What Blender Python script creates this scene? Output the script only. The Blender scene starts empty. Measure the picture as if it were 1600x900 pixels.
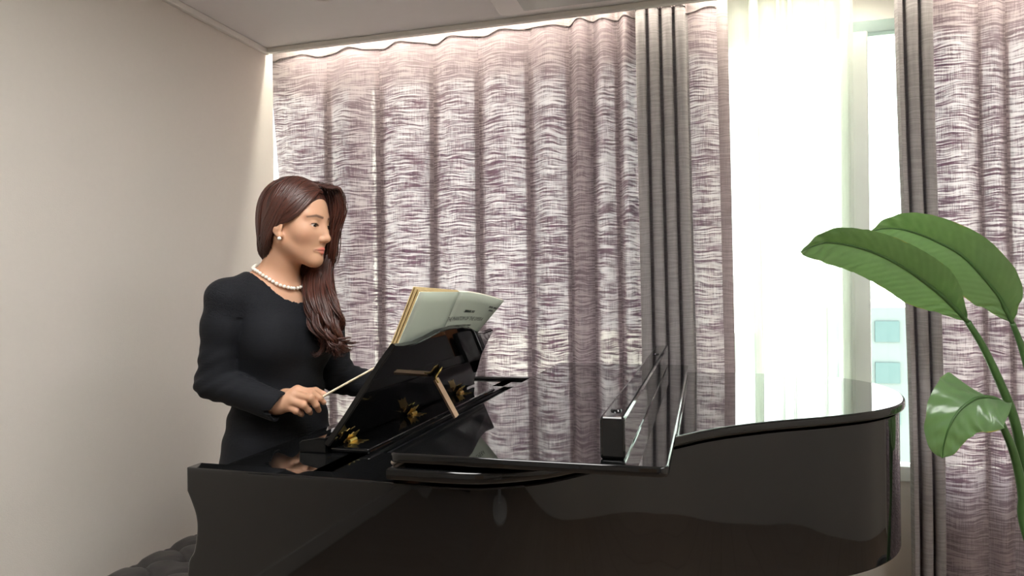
import bpy, bmesh, math, random
import numpy as np
from mathutils import Vector, Matrix
random.seed(7)
rng = np.random.default_rng(11)
S = bpy.context.scene
COL = S.collection

# ------------------------------------------------------------------ camera
FPX, ROLL, YAW, CAMZ = 1064.0, 0.012, math.radians(15.75), 1.34
CAM = np.array([0.0, 0.0, CAMZ])
RV = np.array([math.cos(YAW), math.sin(YAW), 0.0])
FV = np.array([-math.sin(YAW), math.cos(YAW), 0.0])
UV = np.array([0.0, 0.0, 1.0])
cam_d = bpy.data.cameras.new('camera')
cam_d.sensor_width = 36.0
cam_d.lens = 36.0 * FPX / 1600.0
cam_d.clip_start = 0.02
cam_d.clip_end = 600
cam = bpy.data.objects.new('camera', cam_d)
COL.objects.link(cam)
cr = RV * math.cos(ROLL) - UV * math.sin(ROLL)
cu = UV * math.cos(ROLL) + RV * math.sin(ROLL)
cam.matrix_world = Matrix(((cr[0], cu[0], -FV[0], CAM[0]), (cr[1], cu[1], -FV[1], CAM[1]),
                           (cr[2], cu[2], -FV[2], CAM[2]), (0, 0, 0, 1)))
S.camera = cam

# ------------------------------------------------------------------ world, sun, exposure
W = bpy.data.worlds.new('sky')
S.world = W
W.use_nodes = True
wn = W.node_tree
wn.nodes.clear()
wo = wn.nodes.new('ShaderNodeOutputWorld')
bg = wn.nodes.new('ShaderNodeBackground')
sky = wn.nodes.new('ShaderNodeTexSky')
sky.sky_type = 'HOSEK_WILKIE'
SUN_D = Vector((-0.92, -1.0, -0.77)).normalized()
sky.sun_direction = -SUN_D
sky.turbidity = 6.0
sky.ground_albedo = 0.5
mixw = wn.nodes.new('ShaderNodeMix')
mixw.data_type = 'RGBA'
mixw.inputs[0].default_value = 0.75
mixw.inputs[7].default_value = (0.93, 1.0, 0.97, 1)
wn.links.new(sky.outputs[0], mixw.inputs[6])
wn.links.new(mixw.outputs[2], bg.inputs[0])
bg.inputs[1].default_value = 3.0
wn.links.new(bg.outputs[0], wo.inputs[0])

sun_d = bpy.data.lights.new('sun', 'SUN')
sun_d.energy = 48.0
sun_d.color = (1.0, 0.92, 0.80)
sun_d.angle = math.radians(0.6)
sun = bpy.data.objects.new('sun', sun_d)
sun.rotation_euler = SUN_D.to_track_quat('-Z', 'Y').to_euler()
sun.location = (6, 9, 8)
COL.objects.link(sun)

pl = bpy.data.lights.new('window_portal', 'AREA')
pl.shape = 'RECTANGLE'
pl.size, pl.size_y = 4.2, 1.86
pl.cycles.is_portal = True
po = bpy.data.objects.new('window_portal', pl)
po.location = (-0.2, 3.14, 1.475)
po.rotation_euler = (math.radians(-90), 0, 0)
COL.objects.link(po)

vs = S.view_settings
vs.view_transform = 'Standard'
vs.look = 'None'
vs.gamma = 1.0
vs.use_curve_mapping = False
vs.exposure = 1.5
S.cycles.use_denoising = True
S.cycles.max_bounces = 10
S.cycles.diffuse_bounces = 5
S.cycles.glossy_bounces = 5
S.cycles.transmission_bounces = 6
S.cycles.transparent_max_bounces = 24
S.cycles.caustics_reflective = False
S.cycles.caustics_refractive = False
S.cycles.sample_clamp_indirect = 8.0

# ------------------------------------------------------------------ pixel helpers
def ray(px, py):
    x, y = px - 800.0, py - 450.0
    xr, yr = x - ROLL * y, y + ROLL * x
    return RV * (xr / FPX) + FV - UV * (yr / FPX)
def PZ(px, py, zc): return CAM + ray(px, py) * zc
def on_z(px, py, z):
    d = ray(px, py); return CAM + d * ((z - CAMZ) / d[2])
def on_plane(px, py, p0, n):
    d = ray(px, py); return CAM + d * (np.dot(np.asarray(p0) - CAM, n) / np.dot(d, n))

# ------------------------------------------------------------------ mesh helpers
def new_mesh(name, verts, faces, mat=None, smooth=False):
    me = bpy.data.meshes.new(name)
    me.from_pydata([tuple(map(float, v)) for v in verts], [], [tuple(map(int, f)) for f in faces])
    me.update()
    if mat: me.materials.append(mat)
    if smooth: me.polygons.foreach_set('use_smooth', [True] * len(me.polygons))
    return me
def link(name, me, parent=None, label=None, cat=None, group=None, kind=None):
    o = bpy.data.objects.new(name, me)
    COL.objects.link(o)
    if parent is not None:
        o.parent = parent
        o.matrix_parent_inverse = parent.matrix_basis.inverted()
    if label: o['label'] = label
    if cat: o['category'] = cat
    if group: o['group'] = group
    if kind: o['kind'] = kind
    return o
def mk(name, verts, faces, mat, parent=None, smooth=False, **k):
    return link(name, new_mesh(name, verts, faces, mat, smooth), parent, **k)
def empty(name, loc, label, cat, group=None):
    o = bpy.data.objects.new(name, None)
    o.empty_display_size = 0.1
    o.location = loc
    COL.objects.link(o)
    o['label'] = label; o['category'] = cat
    if group: o['group'] = group
    return o
def bm_to(name, bm, mat, parent=None, smooth=False, **k):
    me = bpy.data.meshes.new(name)
    bm.normal_update()
    bm.to_mesh(me); bm.free()
    if mat: me.materials.append(mat)
    if smooth: me.polygons.foreach_set('use_smooth', [True] * len(me.polygons))
    return link(name, me, parent, **k)
def bevel_all(bm, w, seg=2, ang=0.5):
    es = [e for e in bm.edges if len(e.link_faces) == 2 and e.calc_face_angle(0) > ang]
    if es and w > 0:
        bmesh.ops.bevel(bm, geom=es, offset=w, segments=seg, affect='EDGES', profile=0.5, clamp_overlap=True)
def box(name, lo, hi, mat, parent=None, bev=0.0, seg=2, **k):
    bm = bmesh.new()
    bmesh.ops.create_cube(bm, size=1.0)
    lo, hi = np.array(lo, float), np.array(hi, float)
    for v in bm.verts:
        v.co = Vector([(lo[i] + hi[i]) / 2 + v.co[i] * (hi[i] - lo[i]) for i in range(3)])
    bevel_all(bm, bev, seg)
    return bm_to(name, bm, mat, parent, **k)
def prism(name, pts, z0, z1, mat, parent=None, bev=0.0, seg=2, smooth=False, topmat=None, **k):
    bm = bmesh.new()
    a = [bm.verts.new((p[0], p[1], z0)) for p in pts]
    b = [bm.verts.new((p[0], p[1], z1)) for p in pts]
    n = len(pts)
    bm.faces.new(b); bm.faces.new(a[::-1])
    for i in range(n): bm.faces.new((a[i], a[(i + 1) % n], b[(i + 1) % n], b[i]))
    bmesh.ops.recalc_face_normals(bm, faces=bm.faces)
    if bev:
        es = [e for e in bm.edges if abs(e.verts[0].co.z - e.verts[1].co.z) < 1e-6]
        bmesh.ops.bevel(bm, geom=es, offset=bev, segments=seg, affect='EDGES', profile=0.5)
    if topmat:
        bm.normal_update()
        for f in bm.faces: f.material_index = 1 if f.normal.z > 0.99 else 0
    o = bm_to(name, bm, mat, parent, **k)
    if topmat: o.data.materials.append(topmat)
    if smooth: auto_smooth(o)
    return o
def auto_smooth(o, ang=40):
    me = o.data
    me.polygons.foreach_set('use_smooth', [True] * len(me.polygons))
    bm = bmesh.new(); bm.from_mesh(me)
    for e in bm.edges:
        if len(e.link_faces) == 2 and e.calc_face_angle(0) > math.radians(ang): e.smooth = False
    for f in bm.faces:
        if len(f.verts) > 4 or abs(f.normal.z) > 0.9995: f.smooth = False
    bm.to_mesh(me); bm.free()
def frames(path):
    P = np.asarray(path, float)
    T = np.gradient(P, axis=0)
    T /= np.linalg.norm(T, axis=1)[:, None] + 1e-12
    n = np.cross(T[0], [0, 0, 1.0])
    if np.linalg.norm(n) < 1e-3: n = np.cross(T[0], [1.0, 0, 0])
    n /= np.linalg.norm(n)
    N = [n]
    for i in range(1, len(P)):
        n = N[-1] - T[i] * np.dot(N[-1], T[i])
        n /= np.linalg.norm(n) + 1e-12
        N.append(n)
    N = np.array(N)
    return P, T, N, np.cross(T, N)
def tube_data(path, rad, n=8, flat=1.0, cap=True):
    P, T, N, B = frames(path)
    r = np.broadcast_to(np.asarray(rad, float), (len(P),))
    a = np.linspace(0, 2 * np.pi, n, endpoint=False)
    V = (P[:, None, :] + r[:, None, None] * (np.cos(a)[None, :, None] * N[:, None, :] + flat * np.sin(a)[None, :, None] * B[:, None, :])).reshape(-1, 3)
    F = []
    for i in range(len(P) - 1):
        for j in range(n):
            F.append((i * n + j, i * n + (j + 1) % n, (i + 1) * n + (j + 1) % n, (i + 1) * n + j))
    if cap:
        F.append(tuple(range(n))[::-1]); F.append(tuple((len(P) - 1) * n + j for j in range(n)))
    return V, F
def tube(name, path, rad, mat, parent=None, n=10, flat=1.0, **k):
    V, F = tube_data(path, rad, n, flat)
    return mk(name, V, F, mat, parent, smooth=True, **k)
def catmull(pts, m=8):
    P = [np.asarray(p, float) for p in pts]
    P = [2 * P[0] - P[1]] + P + [2 * P[-1] - P[-2]]
    out = []
    for i in range(1, len(P) - 2):
        for t in np.linspace(0, 1, m, endpoint=False):
            a, b, c, d = P[i - 1], P[i], P[i + 1], P[i + 2]
            out.append(0.5 * (2 * b + (c - a) * t + (2 * a - 5 * b + 4 * c - d) * t * t + (3 * b - a - 3 * c + d) * t ** 3))
    out.append(P[-2])
    return np.array(out)
def lathe_data(prof, n=32, c=(0, 0, 0)):
    V, F = [], []
    for r, z in prof:
        for j in range(n):
            a = 2 * math.pi * j / n
            V.append((c[0] + r * math.cos(a), c[1] + r * math.sin(a), c[2] + z))
    for i in range(len(prof) - 1):
        for j in range(n):
            F.append((i * n + j, i * n + (j + 1) % n, (i + 1) * n + (j + 1) % n, (i + 1) * n + j))
    return V, F
def lathe(name, prof, c, mat, parent=None, n=32, **k):
    V, F = lathe_data(prof, n, c)
    o = mk(name, V, F, mat, parent, **k)
    auto_smooth(o, 35)
    return o

# ------------------------------------------------------------------ material helpers
class NT:
    def __init__(s, name):
        s.m = bpy.data.materials.new(name); s.m.use_nodes = True
        s.t = s.m.node_tree; s.t.nodes.clear()
        s.out = s.t.nodes.new('ShaderNodeOutputMaterial')
    def n(s, typ, ins=None, **at):
        nd = s.t.nodes.new(typ)
        for k, v in at.items(): setattr(nd, k, v)
        for k, v in (ins or {}).items():
            if isinstance(v, bpy.types.NodeSocket): s.t.links.new(v, nd.inputs[k])
            else: nd.inputs[k].default_value = v
        return nd
    def math(s, op, a, b=0.0, clamp=False):
        return s.n('ShaderNodeMath', {0: a, 1: b}, operation=op, use_clamp=clamp).outputs[0]
    def mix(s, f, a, b):
        return s.n('ShaderNodeMix', {0: f, 6: a, 7: b}, data_type='RGBA').outputs[2]
    def ramp(s, f, lo, hi):
        return s.n('ShaderNodeMapRange', {0: f, 1: lo, 2: hi, 3: 0.0, 4: 1.0}, interpolation_type='SMOOTHSTEP').outputs[0]
    def noise(s, vec, scale, detail=3.0, rough=0.55):
        i = {'Scale': scale, 'Detail': detail, 'Roughness': rough}
        if vec is not None: i['Vector'] = vec
        return s.n('ShaderNodeTexNoise', i).outputs['Fac']
    def surf(s, sh): s.t.links.new(sh, s.out.inputs[0]); return s.m
def c4(c): return (c[0], c[1], c[2], 1.0)
def principled(name, col, rough=0.5, var=0.06, scale=30.0, bump=0.0, bscale=200.0, metal=0.0, coat=0.0, spec=0.5, stretch=None, sss=0.0, ior=1.5):
    t = NT(name)
    tc = t.n('ShaderNodeTexCoord').outputs['Object']
    vec = t.n('ShaderNodeMapping', {0: tc, 3: stretch}).outputs[0] if stretch else tc
    f = t.noise(vec, scale)
    c = t.mix(f, c4([x * (1 - var) for x in col]), c4([min(1, x * (1 + var)) for x in col]))
    ins = {'Base Color': c, 'Roughness': rough, 'Metallic': metal, 'Coat Weight': coat, 'Specular IOR Level': spec, 'Coat Roughness': 0.03, 'IOR': ior}
    if sss:
        ins['Subsurface Weight'] = sss; ins['Subsurface Radius'] = (0.012, 0.005, 0.003); ins['Subsurface Scale'] = 1.0
    if bump:
        b = t.n('ShaderNodeBump', {'Strength': bump, 'Distance': 0.002, 'Height': t.noise(vec, bscale, 4)})
        ins['Normal'] = b.outputs[0]
    return t.surf(t.n('ShaderNodeBsdfPrincipled', ins).outputs[0])

M = {}
M['wall'] = principled('wallpaper', (0.74, 0.70, 0.645), 0.85, 0.02, 60, 0.25, 350)
M['ceil'] = principled('ceiling_paint', (0.76, 0.755, 0.75), 0.9, 0.01, 20, 0.1, 300)
M['trim'] = principled('white_trim', (0.74, 0.72, 0.68), 0.5, 0.01, 20)
M['frame'] = principled('window_frame_white', (0.72, 0.74, 0.70), 0.35, 0.02, 15)
M['framegrey'] = principled('window_frame_teal_grey', (0.33, 0.42, 0.40), 0.4, 0.03, 15)
M['black'] = principled('black_piano_lacquer', (0.0045, 0.0047, 0.005), 0.03, 0.1, 9, ior=1.52)
M['lidblack'] = principled('black_polished_lid', (0.0045, 0.0047, 0.005), 0.02, 0.1, 9, ior=2.3, coat=0.5)
M['blacksatin'] = principled('black_satin', (0.012, 0.012, 0.013), 0.35, 0.1, 9)
M['brass'] = principled('polished_brass', (0.83, 0.60, 0.22), 0.28, 0.06, 60, metal=1.0)
M['bronze'] = principled('bronze_plate', (0.26, 0.12, 0.05), 0.38, 0.1, 20, metal=0.6)
M['steel'] = principled('steel_string', (0.62, 0.56, 0.50), 0.3, 0.1, 50, metal=1.0)
M['copper'] = principled('copper_wound_string', (0.20, 0.085, 0.04), 0.35, 0.1, 50, metal=1.0)
M['felt'] = principled('dark_red_felt', (0.20, 0.025, 0.04), 0.95, 0.1, 80)
M['wood'] = principled('pale_beech', (0.72, 0.50, 0.33), 0.5, 0.14, 12, stretch=(12, 12, 2))
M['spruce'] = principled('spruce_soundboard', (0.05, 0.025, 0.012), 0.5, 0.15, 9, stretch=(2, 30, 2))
M['baton'] = principled('pale_lacquered_baton', (0.86, 0.78, 0.60), 0.35, 0.08, 30)
M['ivory'] = principled('white_keytop', (0.82, 0.80, 0.74), 0.3, 0.03, 30)
M['leather'] = principled('dark_grey_leather', (0.045, 0.042, 0.042), 0.42, 0.15, 40, 0.5, 420)
M['pearl'] = principled('cream_pearl', (0.88, 0.84, 0.76), 0.18, 0.03, 40, coat=0.5)
M['plastic'] = principled('white_plastic', (0.72, 0.71, 0.69), 0.4, 0.02, 20)
M['ink'] = principled('black_ink', (0.025, 0.03, 0.03), 0.8, 0.1, 50)
M['cover'] = principled('pale_green_paper_cover', (0.66, 0.72, 0.62), 0.6, 0.02, 40)
M['pages'] = principled('yellowed_pages', (0.50, 0.37, 0.18), 0.85, 0.2, 60)
M['pagewhite'] = principled('cream_page', (0.85, 0.83, 0.70), 0.8, 0.02, 40)
M['pot'] = principled('grey_glazed_pot', (0.10, 0.10, 0.10), 0.35, 0.03, 20)
M['soil'] = principled('potting_soil', (0.05, 0.035, 0.025), 0.95, 0.3, 90, 0.8, 120)
M['concrete'] = principled('pale_facade', (0.13, 0.145, 0.145), 0.8, 0.05, 0.4)
M['winband'] = principled('facade_window_glass', (0.055, 0.09, 0.095), 0.5, 0.1, 0.6)
M['gravel'] = principled('pale_ground', (0.42, 0.43, 0.38), 0.9, 0.2, 0.05)
M['cabinet'] = principled('cabinet_white', (0.70, 0.69, 0.67), 0.35, 0.02, 12)
M['shoe'] = principled('black_shoe_leather', (0.01, 0.01, 0.01), 0.25, 0.1, 20)

def floor_mat():
    t = NT('oak_floor')
    tc = t.n('ShaderNodeTexCoord').outputs['Object']
    br = t.n('ShaderNodeTexBrick', {'Vector': tc, 'Color1': (0.34, 0.27, 0.21, 1), 'Color2': (0.28, 0.215, 0.16, 1), 'Mortar': (0.12, 0.07, 0.04, 1), 'Scale': 1.0, 'Mortar Size': 0.002, 'Brick Width': 1.2, 'Row Height': 0.12})
    g = t.noise(t.n('ShaderNodeMapping', {0: tc, 3: (3, 60, 3)}).outputs[0], 1.0, 5)
    c = t.mix(t.math('MULTIPLY', g, 0.5), br.outputs['Color'], (0.18, 0.10, 0.05, 1))
    return t.surf(t.n('ShaderNodeBsdfPrincipled', {'Base Color': c, 'Roughness': 0.35}).outputs[0])
M['floor'] = floor_mat()

def linen_mat(name, col, thin, thick, openk, trw=0.5):
    t = NT(name)
    uv = t.n('ShaderNodeUVMap', uv_map='UVMap').outputs[0]
    wv = t.noise(t.n('ShaderNodeMapping', {0: uv, 3: (5, 6, 1)}).outputs[0], 1.0, 2)
    off = t.n('ShaderNodeCombineXYZ', {1: t.math('MULTIPLY', t.math('SUBTRACT', wv, 0.5), 0.05)}).outputs[0]
    u2 = t.n('ShaderNodeVectorMath', {0: uv, 1: off}, operation='ADD').outputs[0]
    a = t.noise(t.n('ShaderNodeMapping', {0: u2, 3: (7.5, 140, 1)}).outputs[0], 1.0, 3, 0.6)
    b = t.noise(t.n('ShaderNodeMapping', {0: uv, 3: (300, 14, 1)}).outputs[0], 1.0, 2, 0.6)
    h = t.noise(t.n('ShaderNodeMapping', {0: u2, 3: (11, 340, 1)}).outputs[0], 1.0, 2, 0.6)
    g = t.noise(t.n('ShaderNodeMapping', {0: uv, 3: (5, 9, 1)}).outputs[0], 1.0, 2)
    s = t.math('ADD', t.math('MULTIPLY', a, 0.54), t.math('ADD', t.math('MULTIPLY', b, 0.20), t.math('MULTIPLY', h, 0.26)))
    s = t.math('ADD', s, t.math('MULTIPLY', t.math('SUBTRACT', g, 0.5), 0.14))
    op = t.ramp(s, 0.44, 0.565)
    fac = t.math('MULTIPLY', op, openk, True)
    dc = t.mix(op, c4([x * 0.80 for x in col]), c4(col))
    tcl = t.mix(op, c4(thick), c4(thin))
    dif = t.n('ShaderNodeBsdfDiffuse', {0: dc}).outputs[0]
    tr = t.n('ShaderNodeBsdfTranslucent', {0: tcl}).outputs[0]
    cloth = t.n('ShaderNodeMixShader', {0: trw, 1: dif, 2: tr}).outputs[0]
    tp = t.n('ShaderNodeBsdfTransparent', {0: (1, 0.98, 0.98, 1)}).outputs[0]
    return t.surf(t.n('ShaderNodeMixShader', {0: fac, 1: cloth, 2: tp}).outputs[0])
M['linen'] = linen_mat('mauve_linen', (0.375, 0.31, 0.325), (0.88, 0.71, 0.77), (0.075, 0.012, 0.058), 0.035, 0.275)
M['lined'] = linen_mat('grey_lined_linen', (0.45, 0.415, 0.42), (0.05, 0.04, 0.045), (0.03, 0.02, 0.025), 0.0, 0.25)
M['hem'] = linen_mat('mauve_linen_double', (0.46, 0.39, 0.39), (0.16, 0.10, 0.12), (0.06, 0.03, 0.04), 0.0, 0.3)
def sheer_mat():
    t = NT('white_sheer')
    uv = t.n('ShaderNodeUVMap', uv_map='UVMap').outputs[0]
    a = t.noise(t.n('ShaderNodeMapping', {0: uv, 3: (300, 4, 1)}).outputs[0], 1.0, 2)
    f = t.math('ADD', 0.46, t.math('MULTIPLY', a, 0.10))
    dif = t.n('ShaderNodeBsdfDiffuse', {0: (0.86, 0.90, 0.86, 1)}).outputs[0]
    tr = t.n('ShaderNodeBsdfTranslucent', {0: (0.86, 0.90, 0.86, 1)}).outputs[0]
    cl = t.n('ShaderNodeMixShader', {0: 0.55, 1: dif, 2: tr}).outputs[0]
    tp = t.n('ShaderNodeBsdfTransparent', {0: (1, 1, 0.98, 1)}).outputs[0]
    return t.surf(t.n('ShaderNodeMixShader', {0: f, 1: cl, 2: tp}).outputs[0])
M['sheer'] = sheer_mat()
def glass_mat():
    t = NT('window_glass')
    fr = t.n('ShaderNodeFresnel', {0: 1.35}).outputs[0]
    tp = t.n('ShaderNodeBsdfTransparent', {0: (0.93, 0.98, 0.96, 1)}).outputs[0]
    gl = t.n('ShaderNodeBsdfGlossy', {'Roughness': 0.0}).outputs[0]
    return t.surf(t.n('ShaderNodeMixShader', {0: fr, 1: tp, 2: gl}).outputs[0])
M['glass'] = glass_mat()
def led_mat():
    t = NT('warm_led')
    return t.surf(t.n('ShaderNodeEmission', {0: (1.0, 0.94, 0.80, 1), 1: 25.0}).outputs[0])
M['led'] = led_mat()
def skin_mat():
    t = NT('skin')
    c = t.n('ShaderNodeVertexColor', layer_name='col').outputs[0]
    tc = t.n('ShaderNodeTexCoord').outputs['Object']
    f = t.noise(tc, 90, 3)
    c2 = t.mix(t.math('MULTIPLY', f, 0.12), c, (0.55, 0.24, 0.16, 1))
    b = t.n('ShaderNodeBump', {'Strength': 0.08, 'Distance': 0.001, 'Height': t.noise(tc, 700, 2)}).outputs[0]
    return t.surf(t.n('ShaderNodeBsdfPrincipled', {'Base Color': c2, 'Roughness': 0.55, 'Subsurface Weight': 0.12, 'Subsurface Radius': (0.010, 0.004, 0.002), 'Subsurface Scale': 1.0, 'Normal': b}).outputs[0])
M['skin'] = skin_mat()
def hair_mat():
    t = NT('auburn_hair')
    uv = t.n('ShaderNodeUVMap', uv_map='UVMap').outputs[0]
    f = t.noise(t.n('ShaderNodeMapping', {0: uv, 3: (60, 2.5, 1)}).outputs[0], 1.0, 3)
    c = t.mix(t.ramp(f, 0.3, 0.7), (0.007, 0.003, 0.0028, 1), (0.105, 0.029, 0.017, 1))
    b = t.n('ShaderNodeBump', {'Strength': 0.5, 'Distance': 0.002, 'Height': f}).outputs[0]
    return t.surf(t.n('ShaderNodeBsdfPrincipled', {'Base Color': c, 'Roughness': 0.38, 'Specular IOR Level': 0.6, 'Normal': b}).outputs[0])
M['hair'] = hair_mat()
def dress_mat():
    t = NT('black_ribbed_knit')
    g = t.n('ShaderNodeNewGeometry').outputs['Position']
    z = t.n('ShaderNodeSeparateXYZ', {0: g}).outputs[2]
    wob = t.noise(g, 9.0, 2)
    ph = t.math('ADD', t.math('MULTIPLY', z, 1900.0), t.math('MULTIPLY', wob, 10.0))
    rib = t.math('ADD', t.math('MULTIPLY', t.math('SINE', ph), 0.5), 0.5)
    vo = t.n('ShaderNodeTexVoronoi', {'Vector': g, 'Scale': 75.0}, feature='DISTANCE_TO_EDGE').outputs['Distance']
    vo2 = t.n('ShaderNodeTexVoronoi', {'Vector': g, 'Scale': 210.0}, feature='DISTANCE_TO_EDGE').outputs['Distance']
    lace = t.math('ADD', t.ramp(vo, 0.0, 0.10), t.math('MULTIPLY', t.ramp(vo2, 0.0, 0.2), 0.5))
    yk = t.ramp(t.math('ADD', z, t.math('MULTIPLY', t.noise(g, 22.0, 2), 0.05)), 1.300, 1.306)
    h = t.n('ShaderNodeMix', {0: yk, 2: rib, 3: t.math('MULTIPLY', lace, 1.5)}, data_type='FLOAT').outputs[0]
    b = t.n('ShaderNodeBump', {'Strength': 0.5, 'Distance': 0.0010, 'Height': h}).outputs[0]
    c = t.mix(t.noise(g, 300.0, 2), (0.005, 0.0058, 0.0085, 1), (0.010, 0.0112, 0.015, 1))
    return t.surf(t.n('ShaderNodeBsdfPrincipled', {'Base Color': c, 'Roughness': 0.8, 'Specular IOR Level': 0.25, 'Sheen Weight': 0.04, 'Sheen Roughness': 0.4, 'Normal': b}).outputs[0])
M['dress'] = dress_mat()
def leaf_mat():
    t = NT('strelitzia_leaf')
    uv = t.n('ShaderNodeUVMap', uv_map='UVMap').outputs[0]
    sx = t.n('ShaderNodeSeparateXYZ', {0: uv})
    u, v = sx.outputs[0], sx.outputs[1]
    av = t.math('ABSOLUTE', v)
    vein = t.math('SINE', t.math('MULTIPLY', t.math('SUBTRACT', u, t.math('MULTIPLY', av, 0.10)), 210.0))
    n = t.noise(t.n('ShaderNodeMapping', {0: uv, 3: (14, 3, 1)}).outputs[0], 1.0, 3)
    c = t.mix(n, (0.080, 0.165, 0.068, 1), (0.145, 0.255, 0.120, 1))
    c = t.mix(t.ramp(av, 0.06, 0.02), c, (0.20, 0.36, 0.13, 1))
    edge = t.math('MULTIPLY', t.ramp(av, 0.955, 0.99), t.ramp(t.noise(t.n('ShaderNodeMapping', {0: uv, 3: (9, 1, 1)}).outputs[0], 1.0, 2), 0.5, 0.62))
    c = t.mix(edge, c, (0.42, 0.30, 0.05, 1))
    b = t.n('ShaderNodeBump', {'Strength': 0.12, 'Distance': 0.002, 'Height': vein}).outputs[0]
    p = t.n('ShaderNodeBsdfPrincipled', {'Base Color': c, 'Roughness': 0.32, 'Specular IOR Level': 1.0, 'Coat Weight': 0.15, 'Coat Roughness': 0.4, 'Normal': b}).outputs[0]
    tr = t.n('ShaderNodeBsdfTranslucent', {0: (0.20, 0.38, 0.08, 1), 'Normal': b}).outputs[0]
    return t.surf(t.n('ShaderNodeMixShader', {0: 0.26, 1: p, 2: tr}).outputs[0])
M['leaf'] = leaf_mat()
M['stem'] = principled('green_stem', (0.055, 0.13, 0.035), 0.4, 0.25, 30, stretch=(6, 6, 1))

# ------------------------------------------------------------------ room shell
XL, YE, YW, ZC = -1.913, 2.69, 3.05, 2.44
XR, YB = 2.4, -2.5
ST = dict(kind='structure')
box('floor', (-2.6, YB - 0.1, -0.1), (XR + 0.1, YW + 0.15, 0.0), M['floor'], **ST)
box('wall_left', (XL - 0.12, YB, 0.0), (XL, 2.74, 2.62), M['wall'], **ST)
box('wall_recess', (-2.6, 2.62, 0.0), (-2.48, YW + 0.15, 2.62), M['wall'], **ST)
box('wall_recess_end', (-2.48, 2.62, 0.0), (XL - 0.12, 2.74, 2.62), M['wall'], **ST)
box('wall_right', (XR, YB, 0.0), (XR + 0.12, YW + 0.15, 2.62), M['wall'], **ST)
box('wall_back', (XL - 0.12, YB - 0.12, 0.0), (XR + 0.12, YB, 2.62), M['wall'], **ST)
box('ceiling', (XL - 0.12, YB - 0.12, ZC), (XR + 0.12, YE, 2.62), M['ceil'], **ST)
box('ceiling_recess', (-2.6, YE - 0.1, 2.62), (XR + 0.12, YW + 0.15, 2.72), M['trim'], **ST)
# window wall: sill wall, lintel, side piers
WX0, WX1, WZ0, WZ1 = -2.30, 1.90, 0.55, 2.40
ww = empty('wall_window', (0, YW, 0), 'painted wall around the wide window', 'wall'); ww['kind'] = 'structure'; del ww['category']
box('sill_wall', (-2.6, YW, 0.0), (XR + 0.12, YW + 0.15, WZ0), M['wall'], ww)
box('lintel', (-2.6, YW, WZ1), (XR + 0.12, YW + 0.06, 2.62), M['trim'], ww)
box('pier', (-2.6, YW, WZ0), (WX0, YW + 0.15, WZ1), M['wall'], ww)
box('pier', (WX1, YW, WZ0), (XR + 0.12, YW + 0.15, WZ1), M['wall'], ww)
# window
wd = empty('window_1', (0, YW, WZ0), 'wide sliding window with pale frame behind the curtains', 'window'); wd['kind'] = 'structure'; del wd['category']
fy0, fy1 = YW - 0.02, YW + 0.06
box('top_rail', (WX0, fy0, WZ1 - 0.05), (WX1, fy1, WZ1), M['framegrey'], wd, 0.004)
box('bottom_rail', (WX0, fy0, WZ0), (WX1, fy1, WZ0 + 0.06), M['frame'], wd, 0.004)
mull = [(-2.30, -2.22), (-1.67, -1.58), (-0.56, -0.46), (0.54, 0.64), (1.80, 1.90)]
for a, b in mull: box('mullion', (a, fy0 - 0.03, WZ0 + 0.06), (b, fy1, WZ1 - 0.05), M['frame'], wd, 0.006)
for i in range(len(mull) - 1):
    box('pane', (mull[i][1], YW + 0.015, WZ0 + 0.06), (mull[i + 1][0], YW + 0.023, WZ1 - 0.05), M['glass'], wd)
# trims
box('trim_1', (XL, YB, ZC - 0.026), (XL + 0.022, YE, ZC), M['trim'], bev=0.005, **ST)
box('trim_2', (XL + 0.022, YE - 0.022, ZC - 0.022), (XR, YE + 0.004, ZC), M['trim'], bev=0.004, **ST)
box('baseboard_left', (XL, YB, 0.0), (XL + 0.012, 2.74, 0.09), M['trim'], bev=0.003, **ST)
# LED strip in the curtain recess
ls = empty('cove_light', (0, YE + 0.03, 2.60), 'warm strip light hidden in the ceiling recess above the curtains', 'light')
box('housing', (XL - 0.05, YE + 0.02, 2.606), (1.9, YE + 0.06, 2.6195), M['plastic'], ls)
box('diffuser', (XL - 0.04, YE + 0.026, 2.598), (1.88, YE + 0.054, 2.606), M['led'], ls)

# added ceiling fill lamps above the camera, unseen, to brighten the room
M['lamp'] = None
def fill_lamp_mat():
    t = NT('added_fill_diffuser')
    return t.surf(t.n('ShaderNodeEmission', {0: (1.0, 0.985, 0.96, 1), 1: FILL}).outputs[0])
FILL = 5.6
M['lamp'] = fill_lamp_mat()
for lx, lab in ((-0.55, 'added unseen fill lamp on the ceiling nearer the left wall'), (1.15, 'added unseen fill lamp on the ceiling nearer the right wall')):
    cl_ = empty('added_fill_lamp', (lx, 0.7, ZC), lab, 'lamp', 'added fill lamps')
    box('housing', (lx - 0.32, 0.08, ZC - 0.035), (lx + 0.32, 1.32, ZC - 0.001), M['plastic'], cl_, 0.006)
    box('diffuser', (lx - 0.30, 0.10, ZC - 0.045), (lx + 0.30, 1.30, ZC - 0.0355), M['lamp'], cl_, 0.002)

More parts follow.
